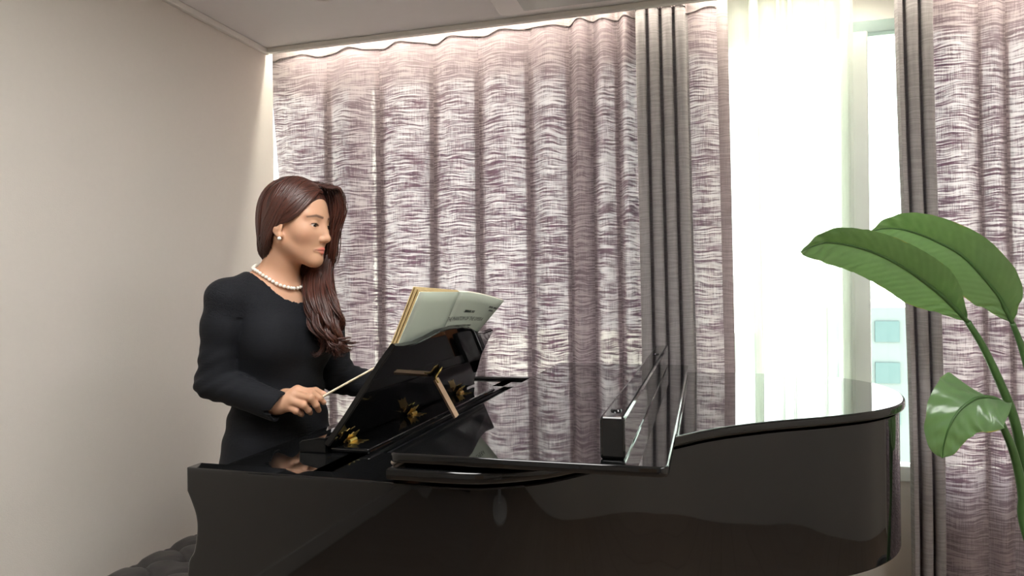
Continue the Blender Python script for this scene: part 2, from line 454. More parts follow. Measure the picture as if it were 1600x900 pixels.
# ------------------------------------------------------------------ curtains
def sheet(name, plan, zs, mat, parent, shift=None):
    plan = np.asarray(plan)
    u = np.concatenate([[0], np.cumsum(np.linalg.norm(np.diff(plan, axis=0), axis=1))])
    n, m = len(plan), len(zs)
    V, UVs = [], []
    for z in zs:
        for i, p in enumerate(plan):
            x, y = p
            if shift: x, y = shift(x, y, z, u[i])
            V.append((x, y, z)); UVs.append((u[i], z))
    F = [(j * n + i, j * n + i + 1, (j + 1) * n + i + 1, (j + 1) * n + i) for j in range(m - 1) for i in range(n - 1)]
    me = new_mesh(name, V, F, mat, True)
    ul = me.uv_layers.new(name='UVMap')
    li = np.empty(len(me.loops), int); me.loops.foreach_get('vertex_index', li)
    ul.data.foreach_set('uv', np.asarray(UVs)[li].astype(np.float32).ravel())
    return link(name, me, parent)
zs = np.linspace(0.03, 2.55, 46)
# left panel: gentle pleats whose crests are where the photo shows them, then the drawn-back stack
crest = [-2.02, -1.708, -1.434, -1.171, -0.953, -0.723, -0.544, -0.445, -0.338, -0.262]
planL = []
def pleated(crest, y0, amps, tuck):
    out = []
    for i in range(len(crest) - 1):
        a, b = crest[i], crest[i + 1]
        h = tuck[i] / 2
        for t in np.linspace(0, 1, 24, endpoint=False):   # bay between two pleats
            w = 0.5 - 0.5 * math.cos(2 * math.pi * t)
            out.append((a + h * 0.3 + (b - a - h * 0.6) * t, y0 - amps[i] * 2 * w ** 0.75))
        h = tuck[i + 1] / 2 if i + 1 < len(tuck) else 0.0
        if h > 0 and i < len(crest) - 2:                   # the pleat itself doubles back on itself
            for q in np.linspace(0, 2 * math.pi, 26)[1:-1]:
                out.append((b + h * 0.3 * (q / math.pi - 1) - h * -1.15 * math.sin(q), y0 + 0.022 * (1 - math.cos(q)) / 2))
    return out
planL = pleated(crest, 2.868, [0.012, 0.020, 0.022, 0.022, 0.026, 0.028, 0.030, 0.030, 0.030], [0, 0.045, 0.05, 0.05, 0.05, 0.045, 0.04, 0.04, 0.035])
nL = len(planL)
nf, x0, x1 = 4, -0.262, -0.055
th = np.linspace(0, nf * 2 * math.pi, 150)
for q in th:
    f = q / th[-1]
    planL.append((x0 + (x1 - x0) * f + 0.013 * math.sin(2 * q), 2.830 + 0.045 * math.cos(q)))
nS = len(planL)
for t in np.linspace(0.02, 1, 26):
    planL.append((x1 + 0.115 * t, 2.875 - 0.02 * math.sin(math.pi * t)))
def shL(x, y, z, u):
    d = 2.5 - z
    x += 0.075 * min(d, 0.9) * math.exp(-(x + 2.02) / 0.12)
    y += 0.006 * math.sin(3.1 * x + 2.2 * z) + 0.004 * math.sin(9 * x - 3 * z)
    x += 0.014 * d * math.exp(-((x + 0.05) / 0.25) ** 2)
    return x, y
cl = empty('linen_curtain', (-1.0, 2.85, 0.0), 'wide mauve linen curtain hanging across the window behind the piano', 'curtain', 'mauve linen curtains')
sheet('fabric', planL[:nL + 1], zs, M['linen'], cl, shL)
sheet('lined_folds', planL[nL:nS + 1], zs, M['lined'], cl, shL)
sheet('fabric', planL[nS:], zs, M['linen'], cl, shL)
hemL = [(planL[-1][0] - 0.002 + 0.045 * t, planL[-1][1] - 0.004 * math.sin(math.pi * t)) for t in np.linspace(0, 1, 8)]
sheet('side_hem', hemL, zs, M['hem'], cl, shL)
def header(plan, shf, par):
    nz = []
    P = np.asarray(plan)
    T = np.gradient(P, axis=0); T /= np.linalg.norm(T, axis=1)[:, None]
    Q = P + np.stack([T[:, 1], -T[:, 0]], 1) * 0.003
    n = len(Q)
    u = np.arange(n)
    def sh2(x, y, z, uu):
        x, y = shf(x, y, z, uu)
        return x, y
    o = sheet('header_tape', Q, np.linspace(2.452, 2.552, 5), M['hem'], par, sh2)
    me = o.data
    for v in me.vertices:
        if v.co.z < 2.46: v.co.z += 0.006 * math.sin(v.co.x * 23) + 0.004 * math.sin(v.co.x * 51)
def seam(plan, shf, par):
    P = np.asarray(plan)[::3]
    pts = []
    for i, (x, y) in enumerate(P):
        xx, yy = shf(x, y, 2.455, 0)
        pts.append((xx, yy - 0.006, 2.453 + 0.006 * math.sin(xx * 23) + 0.004 * math.sin(xx * 51)))
    tube('seam', pts, 0.0016, M['seam'], par, 5)
M['seam'] = principled('dark_seam_thread', (0.10, 0.08, 0.08), 0.9, 0.1, 60)
header(planL, shL, cl); seam(planL, shL, cl)

# right panel
planR = []
th = np.linspace(0, 2.5 * 2 * math.pi, 70)
for q in th:
    f = q / th[-1]
    planR.append((0.700 + 0.125 * f + 0.013 * math.sin(2 * q), 2.830 + 0.042 * math.cos(q + math.pi)))
nR = len(planR)
cr2 = [0.825, 0.985, 1.07, 1.33, 1.62, 1.95]
planR += pleated(cr2, 2.868, [0.02, 0.012, 0.024, 0.024, 0.024], [0, 0.03, 0.03, 0.05, 0.05])
def shR(x, y, z, u):
    d = 2.5 - z
    x += 0.012 * d * math.exp(-((x - 0.7) / 0.12) ** 2) + 0.006 * math.sin(2.1 * z)
    y += 0.006 * math.sin(4.1 * x + 2.0 * z)
    return x, y
crr = empty('linen_curtain', (1.3, 2.85, 0.0), 'mauve linen curtain behind the leafy plant right of the bright window', 'curtain', 'mauve linen curtains')
sheet('lined_folds', planR[:nR + 1], zs, M['lined'], crr, shR)
sheet('fabric', planR[nR:], zs, M['linen'], crr, shR)
header(planR, shR, crr); seam(planR, shR, crr)

# sheer
planS = []
folds = [(-0.15, 0.03, 3), (0.02, 0.020, 3), (0.088, 0.016, 3), (0.205, 0.034, 5), (0.300, 0.012, 3), (0.345, 0.014, 3), (0.465, 0.016, 3), (0.545, 0.030, 5)]
x = -0.28
for fx, fw, npass in folds:
    for t in np.linspace(0, 1, 14, endpoint=False): planS.append((x + (fx - fw / 2 - x) * t, 2.975 - 0.012 * math.sin(math.pi * t)))
    for k in range(npass):          # the cloth doubles back on itself
        a_, b_ = (fx - fw / 2, fx + fw / 2) if k % 2 == 0 else (fx + fw / 2, fx - fw / 2)
        for t in np.linspace(0, 1, 7, endpoint=False): planS.append((a_ + (b_ - a_) * t, 2.975 - 0.009 * k - 0.003 * math.sin(math.pi * t)))
    x = fx + fw / 2
    planS.append((x, 2.975 - 0.009 * npass))
for t in np.linspace(0, 1, 4): planS.append((x + 0.012 * t, 2.94 - 0.01 * t))
def shS(x, y, z, u):
    d = 2.5 - z
    return x + 0.010 * d * math.sin(5 * x + 0.8) * 0.6, y + 0.004 * math.sin(3 * z + 7 * x)
sc_ = empty('sheer_curtain', (0.15, 2.965, 0.0), 'sheer white curtain filling the gap between the two mauve curtains', 'curtain')
sheet('fabric', planS, np.linspace(0.03, 2.55, 30), M['sheer'], sc_, shS)

# curtain track
tr = box('curtain_track', (-2.3, 2.80, 2.565), (2.2, 2.92, 2.62), M['trim'], bev=0.004)
tr['label'] = 'white curtain track in the ceiling recess above the window'; tr['category'] = 'curtain rail'

# ------------------------------------------------------------------ grand piano
piano = empty('grand_piano', (-0.25, 1.9, 0.0), 'glossy black grand piano with its front lid folded back', 'piano')
ZA, ZL0, ZL1, ZF0, ZF1 = 0.982, 0.990, 1.013, 1.022, 1.040
# lid outline (plan), near side first
near = catmull([(-0.565, 1.138), (-0.51, 1.138), (-0.45, 1.138), (-0.376, 1.150), (-0.284, 1.206), (-0.205, 1.30), (-0.090, 1.475), (0.020, 1.620), (0.150, 1.735),
                (0.300, 1.835), (0.43, 1.945), (0.520, 2.08), (0.560, 2.25), (0.553, 2.42), (0.500, 2.55), (0.41, 2.63), (0.25, 2.672), (0.05, 2.680)], 6)
lid_pts = [tuple(p) for p in near] + [(-0.565, 2.680)]
def inset(pts, d):
    P = np.asarray(pts); n = len(P)
    out = []
    for i in range(n):
        t = P[(i + 1) % n] - P[i - 1]; t /= np.linalg.norm(t)
        out.append((P[i][0] - t[1] * d, P[i][1] + t[0] * d))
    return out
prism('main_lid', lid_pts, ZL0, ZL1, M['black'], piano, 0.006, 3, smooth=True, topmat=M['lidblack'])
# case: outer wall following the lid, open on top
case_near = [p for p in inset(lid_pts, 0.014)[1:len(near)]]
outer = [(-0.602, 1.1521)] + case_near + [(-0.602, 2.666)]
inner = inset(outer, 0.042)
inner[0] = (-0.602, 1.194); inner[-1] = (-0.602, 2.624)
def ring_wall(name, o, i, z0, z1, mat, parent):
    V, F = [], []
    n = len(o)
    for p, z in [(o, z0), (o, z1), (i, z1), (i, z0)]:
        V += [(q[0], q[1], z) for q in p]
    for k in range(n - 1):
        for r in range(4):
            r2 = (r + 1) % 4
            F.append((r * n + k, r * n + k + 1, r2 * n + k + 1, r2 * n + k))
    F.append((0, n, 2 * n, 3 * n)); F.append((n - 1, 4 * n - 1, 3 * n - 1, 2 * n - 1))
    o_ = mk(name, V, F, mat, parent)
    bm = bmesh.new(); bm.from_mesh(o_.data); bmesh.ops.recalc_face_normals(bm, faces=bm.faces)
    es = [e for e in bm.edges if len(e.link_faces) == 2 and e.calc_face_angle(0) > 1.0 and abs(e.verts[0].co.z - e.verts[1].co.z) < 1e-6 and max(abs(e.verts[0].co.x + 0.602), abs(e.verts[1].co.x + 0.602)) > 1e-4]
    bmesh.ops.bevel(bm, geom=es, offset=0.004, segments=2, affect='EDGES', profile=0.5)
    bm.to_mesh(o_.data); bm.free()
    auto_smooth(o_, 16)
    return o_
RB = 0.60
ring_wall('rim', outer, inner, RB, 0.982, M['black'], piano)
# arms (cheeks) with the scrolled front edge
prof = [(-0.600, ZA), (-1.019, ZA), (-1.019, 0.935)]
prof += [tuple(p) for p in catmull([(-1.019, 0.935), (-1.008, 0.912), (-0.998, 0.885), (-0.996, 0.855), (-1.003, 0.815), (-1.015, 0.795), (-1.020, 0.77)], 5)[1:]]
prof += [(-1.020, RB), (-0.600, RB)]
def arm(y0, y1):
    bm = bmesh.new()
    a = [bm.verts.new((p[0], y0, p[1])) for p in prof]; b = [bm.verts.new((p[0], y1, p[1])) for p in prof]
    n = len(prof)
    bm.faces.new(a); bm.faces.new(b[::-1])
    for i in range(n): bm.faces.new((a[i], b[i], b[(i + 1) % n], a[(i + 1) % n]))
    bmesh.ops.recalc_face_normals(bm, faces=bm.faces)
    es = [e for e in bm.edges if abs(e.verts[0].co.y - e.verts[1].co.y) < 1e-6 and min(e.verts[0].co.x, e.verts[1].co.x) < -0.7]
    bmesh.ops.bevel(bm, geom=es, offset=0.006, segments=3, affect='EDGES', profile=0.5)
    o = bm_to('arm', bm, M['black'], piano); auto_smooth(o, 30)
arm(1.152, 1.200); arm(2.618, 2.666)
# key bed, key slip, fallboard, keys
box('key_bed', (-1.005, 1.200, RB), (-0.60, 2.618, 0.66), M['black'], piano, 0.003)
box('key_slip', (-1.010, 1.200, 0.66), (-0.985, 2.618, 0.715), M['black'], piano, 0.004)
box('key_block', (-0.985, 1.200, 0.66), (-0.83, 1.27, 0.745), M['black'], piano, 0.006)
box('key_block', (-0.985, 2.548, 0.66), (-0.83, 2.618, 0.745), M['black'], piano, 0.006)
kw = 1.274 / 52
wm = new_mesh('white_key', [(x, y, z) for x in (-0.98, -0.835) for y in (0.0005, kw - 0.0005) for z in (0.70, 0.722)],
              [(0, 1, 3, 2), (4, 6, 7, 5), (0, 4, 5, 1), (2, 3, 7, 6), (1, 5, 7, 3), (0, 2, 6, 4)], M['ivory'])
bkm = new_mesh('black_key', [(x, y, z) for x in (-0.93, -0.835) for y in (-0.005, 0.005) for z in (0.715, 0.734)],
               [(0, 1, 3, 2), (4, 6, 7, 5), (0, 4, 5, 1), (2, 3, 7, 6), (1, 5, 7, 3), (0, 2, 6, 4)], M['blacksatin'])
for i in range(52):
    k = link('white_key', wm); k.parent = piano; k.location = Vector((0, 1.272 + i * kw, 0)) - piano.location
    if i % 7 in (0, 2, 3, 5, 6) and i < 51:
        k2 = link('black_key', bkm); k2.parent = piano; k2.location = Vector((0, 1.272 + (i + 1) * kw, 0)) - piano.location
box('fallboard', (-0.832, 1.202, 0.725), (-0.812, 2.616, 0.94), M['black'], piano, 0.005)
# top shelf that carries the music desk: near and far rails and a front board, open behind
SH = 0.972
box('shelf_board', (-0.985, 1.203, SH - 0.022), (-0.725, 2.615, SH), M['black'], piano, 0.004, 3)
box('shelf_rail', (-0.775, 1.203, SH - 0.022), (-0.605, 1.405, SH), M['black'], piano, 0.003)
box('shelf_rail', (-0.775, 2.44, SH - 0.022), (-0.605, 2.615, SH), M['black'], piano, 0.003)
# front lid flap folded back on the main lid, with its upright lip
flap_pts = [(-0.563, 1.140), (-0.06, 1.150), (-0.06, 2.668), (-0.563, 2.672)]
def round_poly(pts, r, m=5):
    out = []
    n = len(pts)
    for i in range(n):
        p, a, b = np.array(pts[i]), np.array(pts[i - 1]), np.array(pts[(i + 1) % n])
        u = (a - p) / np.linalg.norm(a - p); v = (b - p) / np.linalg.norm(b - p)
        for t in np.linspace(0, 1, m):
            out.append(tuple((p + u * r) * (1 - t) ** 2 + 2 * p * t * (1 - t) + (p + v * r) * t * t))
    return out
flap = prism('front_lid', round_poly(flap_pts, 0.022), ZF0, ZF1, M['black'], piano, 0.004, 3, smooth=True, topmat=M['lidblack'])
box('lip', (-0.178, 1.180, ZF1), (-0.134, 2.640, ZF1 + 0.075), M['black'], flap, 0.006, 3)
for y in (1.24, 2.30): lathe('bumper', [(0.0, 0.0035), (0.009, 0.003), (0.0105, 0.0)], (-0.156, y, ZF1 + 0.0751), M['black'], flap, 16)
# lid hinge: the piano hinge leaf between the two lids
tube('lid_hinge', [(-0.562, 1.16, 1.0175), (-0.562, 2.66, 1.0175)], 0.0045, M['steel'], piano, 8)
box('lid_hinge_spacer', (-0.555, 1.20, 1.0125), (-0.535, 2.62, 1.0225), M['black'], piano)
# cast plate, soundboard, strings
prism('soundboard', [p for p in inset(inner, 0.001)], 0.845, 0.853, M['spruce'], piano)
box('pin_block', (-0.80, 1.21, 0.86), (-0.62, 2.61, 0.905), M['blacksatin'], piano, 0.004)
for y, xe in ((1.30, -0.34), (1.62, -0.06), (1.92, 0.25), (2.2, 0.40), (2.45, 0.40)):
    box('plate_strut', (-0.64, y - 0.011, 0.895), (xe, y + 0.011, 0.922), M['bronze'], piano, 0.004)
box('string_felt', (-0.655, 1.215, 0.905), (-0.628, 2.60, 0.914), M['felt'], piano, 0.003)
V, F = [], []
for i in range(170):
    y = 1.225 + i * (1.375 / 169)
    v, f = tube_data([(-0.76, y, 0.918), (-0.42 + 0.5 * (i / 170), y + 0.03 * max(0, 1 - i / 85), 0.910)], 0.0011 if i < 110 else 0.0019, 4)
    o = len(V); V += list(v); F += [tuple(q + o for q in ff) for ff in f]
st = mk('strings', V, F, M['copper'], piano); st['kind'] = 'stuff'
V, F = [], []
for i in range(170):
    y = 1.225 + i * (1.375 / 169)
    v, f = tube_data([(-0.775 + 0.02 * (i % 3), y, 0.90), (-0.775 + 0.02 * (i % 3), y, 0.935)], 0.003, 5)
    o = len(V); V += list(v); F += [tuple(q + o for q in ff) for ff in f]
tp_ = mk('tuning_pins', V, F, M['steel'], piano); tp_['kind'] = 'stuff'
dm = None
for i in range(60):
    y = 1.23 + i * 0.0185
    if any(abs(y - q) < 0.02 for q in (1.62, 1.92, 2.2)): continue
    d = box('damper', (-0.59, y - 0.007, 0.919), (-0.50, y + 0.007, 0.945), M['blacksatin'], piano)
box('damper_rail', (-0.70, 1.70, 0.925), (-0.60, 2.40, 0.945), M['blacksatin'], piano, 0.003)
box('action_rail', (-0.722, 1.215, 0.925), (-0.690, 2.60, 0.958), M['blacksatin'], piano, 0.003)
# legs and lyre
for (x, y) in ((-0.80, 1.28), (-0.80, 2.53), (0.34, 2.30)):
    lathe('leg', [(0.0, RB), (0.075, RB), (0.075, 0.52), (0.055, 0.50), (0.062, 0.45), (0.040, 0.12), (0.050, 0.10), (0.050, 0.075), (0.0, 0.075)], (x, y, 0), M['black'], piano, 8)
    lathe('caster', [(0.0, 0.075), (0.022, 0.075), (0.030, 0.05), (0.030, 0.02), (0.022, 0.0), (0.0, 0.0)], (x, y, 0), M['brass'], piano, 16)
box('lyre_post', (-0.62, 1.84, 0.12), (-0.60, 1.87, RB), M['black'], piano, 0.004)
box('lyre_post', (-0.62, 1.97, 0.12), (-0.60, 2.00, RB), M['black'], piano, 0.004)
box('pedal_box', (-0.66, 1.79, 0.06), (-0.58, 2.05, 0.13), M['black'], piano, 0.006)
for y in (1.85, 1.92, 1.99): box('pedal', (-0.74, y - 0.014, 0.065), (-0.66, y + 0.014, 0.078), M['brass'], piano, 0.004)
box('belly_board', (-0.60, 1.22, RB + 0.01), (-0.32, 2.60, RB + 0.04), M['blacksatin'], piano)
# music desk
HX, HZ, SL = -0.815, 0.985, 0.66            # hinge line, slope dx/dz
DN = np.array([1.0, 0.0, -SL]); DN /= np.linalg.norm(DN)   # normal of the back face (towards the strings, downward)
DU = np.array([SL, 0.0, 1.0]); DU /= np.linalg.norm(DU)
dp0 = np.array([HX, 0, HZ])
desk = box('desk_base', (-0.8225, 1.372, SH), (-0.722, 2.32, HZ), M['black'], piano, 0.005, 3)
outl = [(515, 696), (545, 653), (575, 606), (598, 570), (619, 541), (632, 541), (650, 537), (668, 529), (686, 519), (704, 514), (722, 512),
        (737, 514), (748, 520), (757, 521), (771, 516), (763, 532), (753, 553), (747, 575), (741, 594), (737, 609)]
lp = [on_plane(x, y, dp0, DN) for x, y in outl]
lp = np.array(lp)
s0 = (lp - dp0) @ DU
lp[0] += DU * (0.004 - s0[0]); lp[-1] += DU * (0.004 - s0[-1])
bm = bmesh.new()
TH = 0.014
a = [bm.verts.new(p) for p in lp]; b = [bm.verts.new(p - DN * TH) for p in lp]
n = len(lp)
bm.faces.new(a); bm.faces.new(b[::-1])
for i in range(n): bm.faces.new((a[i], b[i], b[(i + 1) % n], a[(i + 1) % n]))
bmesh.ops.recalc_face_normals(bm, faces=bm.faces)
es = [e for e in bm.edges if len(e.link_faces) == 2 and e.calc_face_angle(0) > 1.0]
bmesh.ops.bevel(bm, geom=es, offset=0.002, segments=2, affect='EDGES')
leaf_o = bm_to('music_desk', bm, M['black'], piano); auto_smooth(leaf_o, 30)
leaf_o['label'] = 'tilted black music desk with scrolled top edge'
# ledge on the player side
bm = bmesh.new()
sec = [(-0.892, SH), (-0.892, SH + 0.022), (-0.884, SH + 0.028), (-0.842, SH + 0.036), (-0.823, SH + 0.036), (-0.823, SH)]
a = [bm.verts.new((p[0], 1.360, p[1])) for p in sec]; b = [bm.verts.new((p[0], 2.31, p[1])) for p in sec]
bm.faces.new(a); bm.faces.new(b[::-1])
for i in range(6): bm.faces.new((a[i], b[i], b[(i + 1) % 6], a[(i + 1) % 6]))
bmesh.ops.recalc_face_normals(bm, faces=bm.faces)
bevel_all(bm, 0.002, 2)
bm_to('desk_ledge', bm, M['black'], piano)
# brass butterfly hinges
def wing(o, ex, ey, w):   # plate polygon: ex along the hinge line, ey away from it
    pts = [(-0.010, 0.001), (-0.025, 0.006), (-0.022, 0.017), (-0.025, 0.030), (-0.008, 0.025), (0.0, 0.030), (0.008, 0.025), (0.025, 0.030), (0.022, 0.017), (0.025, 0.006), (0.010, 0.001)]
    nz = np.cross(ex, ey)
    V = [o + ex * x + ey * y + nz * h for h in (0.0, w) for x, y in pts]
    m = len(pts)
    F = [tuple(range(m)), tuple(range(2 * m - 1, m - 1, -1))] + [(i, (i + 1) % m, m + (i + 1) % m, m + i) for i in range(m)]
    return V, F
EY = np.array([0, 1.0, 0])
hy = [on_z(p[0], p[1], HZ)[1] for p in ((552, 690), (656, 648), (730, 615))]
for y in hy:
    o = np.array([HX + 0.014, y, HZ])
    V, F = wing(np.array([HX + 0.004, y, HZ]) + DN * 0.0025, EY, DU, 0.002)
    v2, f2 = wing(o + np.array([0.004, 0, 0.001]), EY, np.array([1.0, 0, 0]), 0.0022)
    if True:
        k = len(V); V = V + v2; F = F + [tuple(q + k for q in ff) for ff in f2]
    v3, f3 = tube_data([o + EY * -0.016 + np.array([0.005, 0, 0.004]), o + EY * 0.016 + np.array([0.005, 0, 0.004])], 0.0042, 10)
    k = len(V); V = list(V) + list(v3); F = F + [tuple(q + k for q in ff) for ff in f3]
    mk('hinge', V, F, M['brass'], leaf_o)
# wooden prop with its brass bracket
pa = on_plane(681, 592, dp0 + DN * 0.012, DN); pb = on_z(713, 651, HZ - 0.012)
d = pb - pa; L = np.linalg.norm(d); d /= L
sd = np.cross(d, DN); sd /= np.linalg.norm(sd); tdir = np.cross(d, sd)
V = [pa + d * (t * L) + sd * (s * 0.0085) + tdir * (q * 0.004) for t in (0, 1) for s, q in ((-1, -1), (1, -1), (1, 1), (-1, 1))]
F = [(0, 1, 2, 3), (7, 6, 5, 4)] + [(i, (i + 1) % 4, 4 + (i + 1) % 4, 4 + i) for i in range(4)]
prop = mk('prop_stick', V, F, M['wood'], leaf_o)
prop['label'] = 'pale wooden prop stick behind the music desk'
ub = DU * 0.035 + EY * 0.014
path = [pa - DN * 0.008, pa - DN * 0.006 + ub * 0.5, pa - DN * 0.006 + ub]
tube('bracket', catmull([pa + d * 0.012, pa - d * 0.004, pa - DN * 0.006 + ub * 0.5, pa - DN * 0.006 + ub], 5), [0.009] * 9 + [0.010, 0.011, 0.0115, 0.011, 0.009, 0.005, 0.003], M['brass'], leaf_o, 8, 0.45)

# ------------------------------------------------------------------ open score on the desk
def book():
    b = empty('score_book', (-0.88, 1.80, SH + 0.039), 'open music score with pale green cover leaning on the music desk', 'book')
    b.location.x = -0.84
    def prof_pt(s, y, off):  # s along the page height, off towards the player
        # follows the desk up to its top then stands steeper
        base = np.array([-0.843, y, SH + 0.0390])
        k = 0.235
        u1 = np.array([0.60, 0, 0.80]); u2 = np.array([0.42, 0, 0.907])
        nrm = np.array([-0.8, 0, 0.6])
        t = min(max((s - k + 0.06) / 0.12, 0), 1)
        p = base + u1 * min(s, k) + u2 * max(0, s - k)
        return p + nrm * off
    H = 0.380
    y0, ym, y1 = 1.485, 1.748, 2.040
    def sheetgeo(ya, yb, thick, curl, inner_off, m=9, nn=14):
        V, F = [], []
        for side in (0, 1):
            for i in range(nn):
                s = H * i / (nn - 1)
                for j in range(m):
                    f = j / (m - 1)
                    y = ya + (yb - ya) * f
                    off = inner_off + curl(f, s / H) + side * thick(f)
                    V.append(prof_pt(s, y, off))
        q = nn * m
        for i in range(nn - 1):
            for j in range(m - 1):
                k = i * m + j
                F.append((k, k + 1, k + m + 1, k + m)); F.append((q + k, q + k + m, q + k + m + 1, q + k + 1))
        bd = [j for j in range(m)] + [i * m + m - 1 for i in range(1, nn)] + [(nn - 1) * m + j for j in range(m - 2, -1, -1)] + [i * m for i in range(nn - 2, 0, -1)]
        for i in range(len(bd)):
            a_, b_ = bd[i], bd[(i + 1) % len(bd)]
            F.append((a_, q + a_, q + b_, b_))
        return V, F
    cN = lambda f, s: 0.004 * (1 - f)
    cF = lambda f, s: -0.050 * f * f * max(0.0, s - 0.55) / 0.45
    V, F = sheetgeo(y0, ym, lambda f: 0.0012, cN, 0.0)
    mk('back_cover', V, F, M['cover'], b, True)
    V, F = sheetgeo(ym, y1, lambda f: 0.0012, cF, 0.0)
    fc = mk('front_cover', V, F, M['cover'], b, True)
    for k in range(5):
        V, F = sheetgeo(y0 + 0.003 + 0.003 * (k % 2), ym, lambda f: 0.0026 - 0.0012 * f, lambda f, s, k=k: cN(f, s) + k * (0.0046 * (1 - f) + 0.0016 * f) * (0.6 + 0.4 * s), 0.0015)
        mk('page_section', V, F, M['pages'], b)
    V, F = sheetgeo(ym, y1 - 0.004, lambda f: 0.006, cF, 0.0014)
    mk('page_block', V, F, M['pagewhite'], b)
    # printed title on the front cover
    def lay(pts, yc, sc, size, off=-0.0008):
        out = []
        for x, y in pts:
            yy = yc + x * size
            s = sc + y * size
            f = (yy - ym) / (y1 - ym)
            out.append(prof_pt(s, yy, cF(f, s / H) + off))
        return out
    def text(name, body, yc, sc, size):
        cu_ = bpy.data.curves.new(name, 'FONT'); cu_.body = body; cu_.align_x = 'CENTER'; cu_.size = 1.0; cu_.shear = 0.25
        cu_.resolution_u = 2
        to = bpy.data.objects.new(name, cu_); COL.objects.link(to)
        dg = bpy.context.evaluated_depsgraph_get()
        me = bpy.data.meshes.new_from_object(to.evaluated_get(dg))
        pts = [(v.co.x, v.co.y) for v in me.vertices]
        fs = [tuple(p.vertices) for p in me.polygons]
        bpy.data.objects.remove(to)
        mk(name, lay(pts, yc, sc, size), fs, M['ink'], fc)
    return b, text, lay, fc, prof_pt, cF
bk, btext, blay, bfc, bprof, bcF = book()
btext('title_lettering', 'THE PHANTOM OF THE OPERA', 1.868, 0.292, 0.0185)
def marks(name, yc, sc, words, hgt, gap=0.004):   # small print too fine to read: rows of ink strokes
    V, F = [], []
    tot = sum(words) + gap * (len(words) - 1)
    x = -tot / 2
    for w in words:
        nst = max(2, int(w / 0.0022))
        for i in range(nst):
            xa = x + w * i / nst; xb = xa + w / nst * 0.62
            k = len(V)
            V += blay([(xa, 0), (xb, 0), (xb + 0.001, hgt), (xa + 0.001, hgt)], yc, sc, 1.0)
            F.append((k, k + 1, k + 2, k + 3))
        x += w + gap
    mk(name, V, F, M['ink'], bfc)
marks('small_print', 1.880, 0.318, [0.045, 0.020], 0.008)
marks('small_print', 1.850, 0.272, [0.036, 0.016, 0.028, 0.014, 0.034, 0.030], 0.006)
marks('small_print', 1.842, 0.259, [0.030, 0.036, 0.016, 0.036, 0.026], 0.006)
marks('small_print', 2.010, 0.343, [0.024, 0.020], 0.006)
marks('small_print', 2.010, 0.331, [0.026], 0.006)

# ------------------------------------------------------------------ signed-distance modelling of the person
def ln(v): return np.sqrt((v * v).sum(-1))
def sph(p, c, r): return ln(p - np.float32(c)) - np.float32(r)
def ell(p, c, r):
    q = p - np.asarray(c, np.float32); r = np.asarray(r, np.float32)
    k0 = ln(q / r); k1 = ln(q / (r * r)) + 1e-6
    return k0 * (k0 - 1) / k1
def capsule(p, a, b, ra, rb):
    a = np.asarray(a, np.float32); b = np.asarray(b, np.float32)
    ab = b - a
    t = np.clip(((p - a) @ ab) / np.float32(ab @ ab), 0, 1)
    return ln(p - a - t[..., None] * ab) - (ra + (rb - ra) * t)
def smin(a, b, k):
    h = np.clip(0.5 + 0.5 * (b - a) / k, 0, 1)
    return b + (a - b) * h - k * h * (1 - h)
def smax(a, b, k): return -smin(-a, -b, k)
def surface_nets(fn, lo, hi, h):
    lo = np.asarray(lo, float); hi = np.asarray(hi, float)
    n = np.ceil((hi - lo) / h).astype(int) + 1
    ax = [lo[i] + h * np.arange(n[i]) for i in range(3)]
    Vv = np.empty(n, np.float32)
    step = max(1, int(600000 / (n[1] * n[2])))
    for i in range(0, n[0], step):
        X, Y, Z = np.meshgrid(ax[0][i:i + step], ax[1], ax[2], indexing='ij')
        Vv[i:i + step] = fn(np.stack([X, Y, Z], -1).astype(np.float32).reshape(-1, 3)).reshape(X.shape)
    s = Vv < 0
    c = [slice(0, -1), slice(1, None)]
    cnt = sum(s[c[a], c[b], c[d]].astype(np.int8) for a in (0, 1) for b in (0, 1) for d in (0, 1))
    act = (cnt > 0) & (cnt < 8)
    I = np.argwhere(act)
    idx = -np.ones(act.shape, int); idx[tuple(I.T)] = np.arange(len(I))
    acc = np.zeros((len(I), 3)); num = np.zeros(len(I))
    cor = [(a, b, d) for a in (0, 1) for b in (0, 1) for d in (0, 1)]
    for A in cor:
        for k in range(3):
            if A[k]: continue
            B = list(A); B[k] = 1
            va = Vv[I[:, 0] + A[0], I[:, 1] + A[1], I[:, 2] + A[2]]
            vb = Vv[I[:, 0] + B[0], I[:, 1] + B[1], I[:, 2] + B[2]]
            cr_ = (va < 0) != (vb < 0)
            t = np.where(cr_, va / np.where(cr_, va - vb, 1), 0)
            pos = np.tile(np.array(A, float), (len(I), 1)); pos[:, k] = t
            acc += pos * cr_[:, None]; num += cr_
    V = lo + h * (I + acc / num[:, None])
    F = []
    for k in range(3):
        k1, k2 = (k + 1) % 3, (k + 2) % 3
        sl0 = [slice(None)] * 3; sl1 = [slice(None)] * 3
        sl0[k] = slice(0, -1); sl1[k] = slice(1, None)
        a_, b_ = s[tuple(sl0)], s[tuple(sl1)]
        E = np.argwhere(a_ != b_)
        E = E[(E[:, k1] > 0) & (E[:, k2] > 0) & (E[:, k1] < n[k1] - 1) & (E[:, k2] < n[k2] - 1)]
        ins = a_[tuple(E.T)]
        def cell(d1, d2):
            q = E.copy(); q[:, k1] += d1; q[:, k2] += d2
            return idx[tuple(q.T)]
        quad = np.stack([cell(-1, -1), cell(0, -1), cell(0, 0), cell(-1, 0)], 1)
        quad[~ins] = quad[~ins][:, ::-1]
        F.append(quad)
    return V, np.concatenate(F)
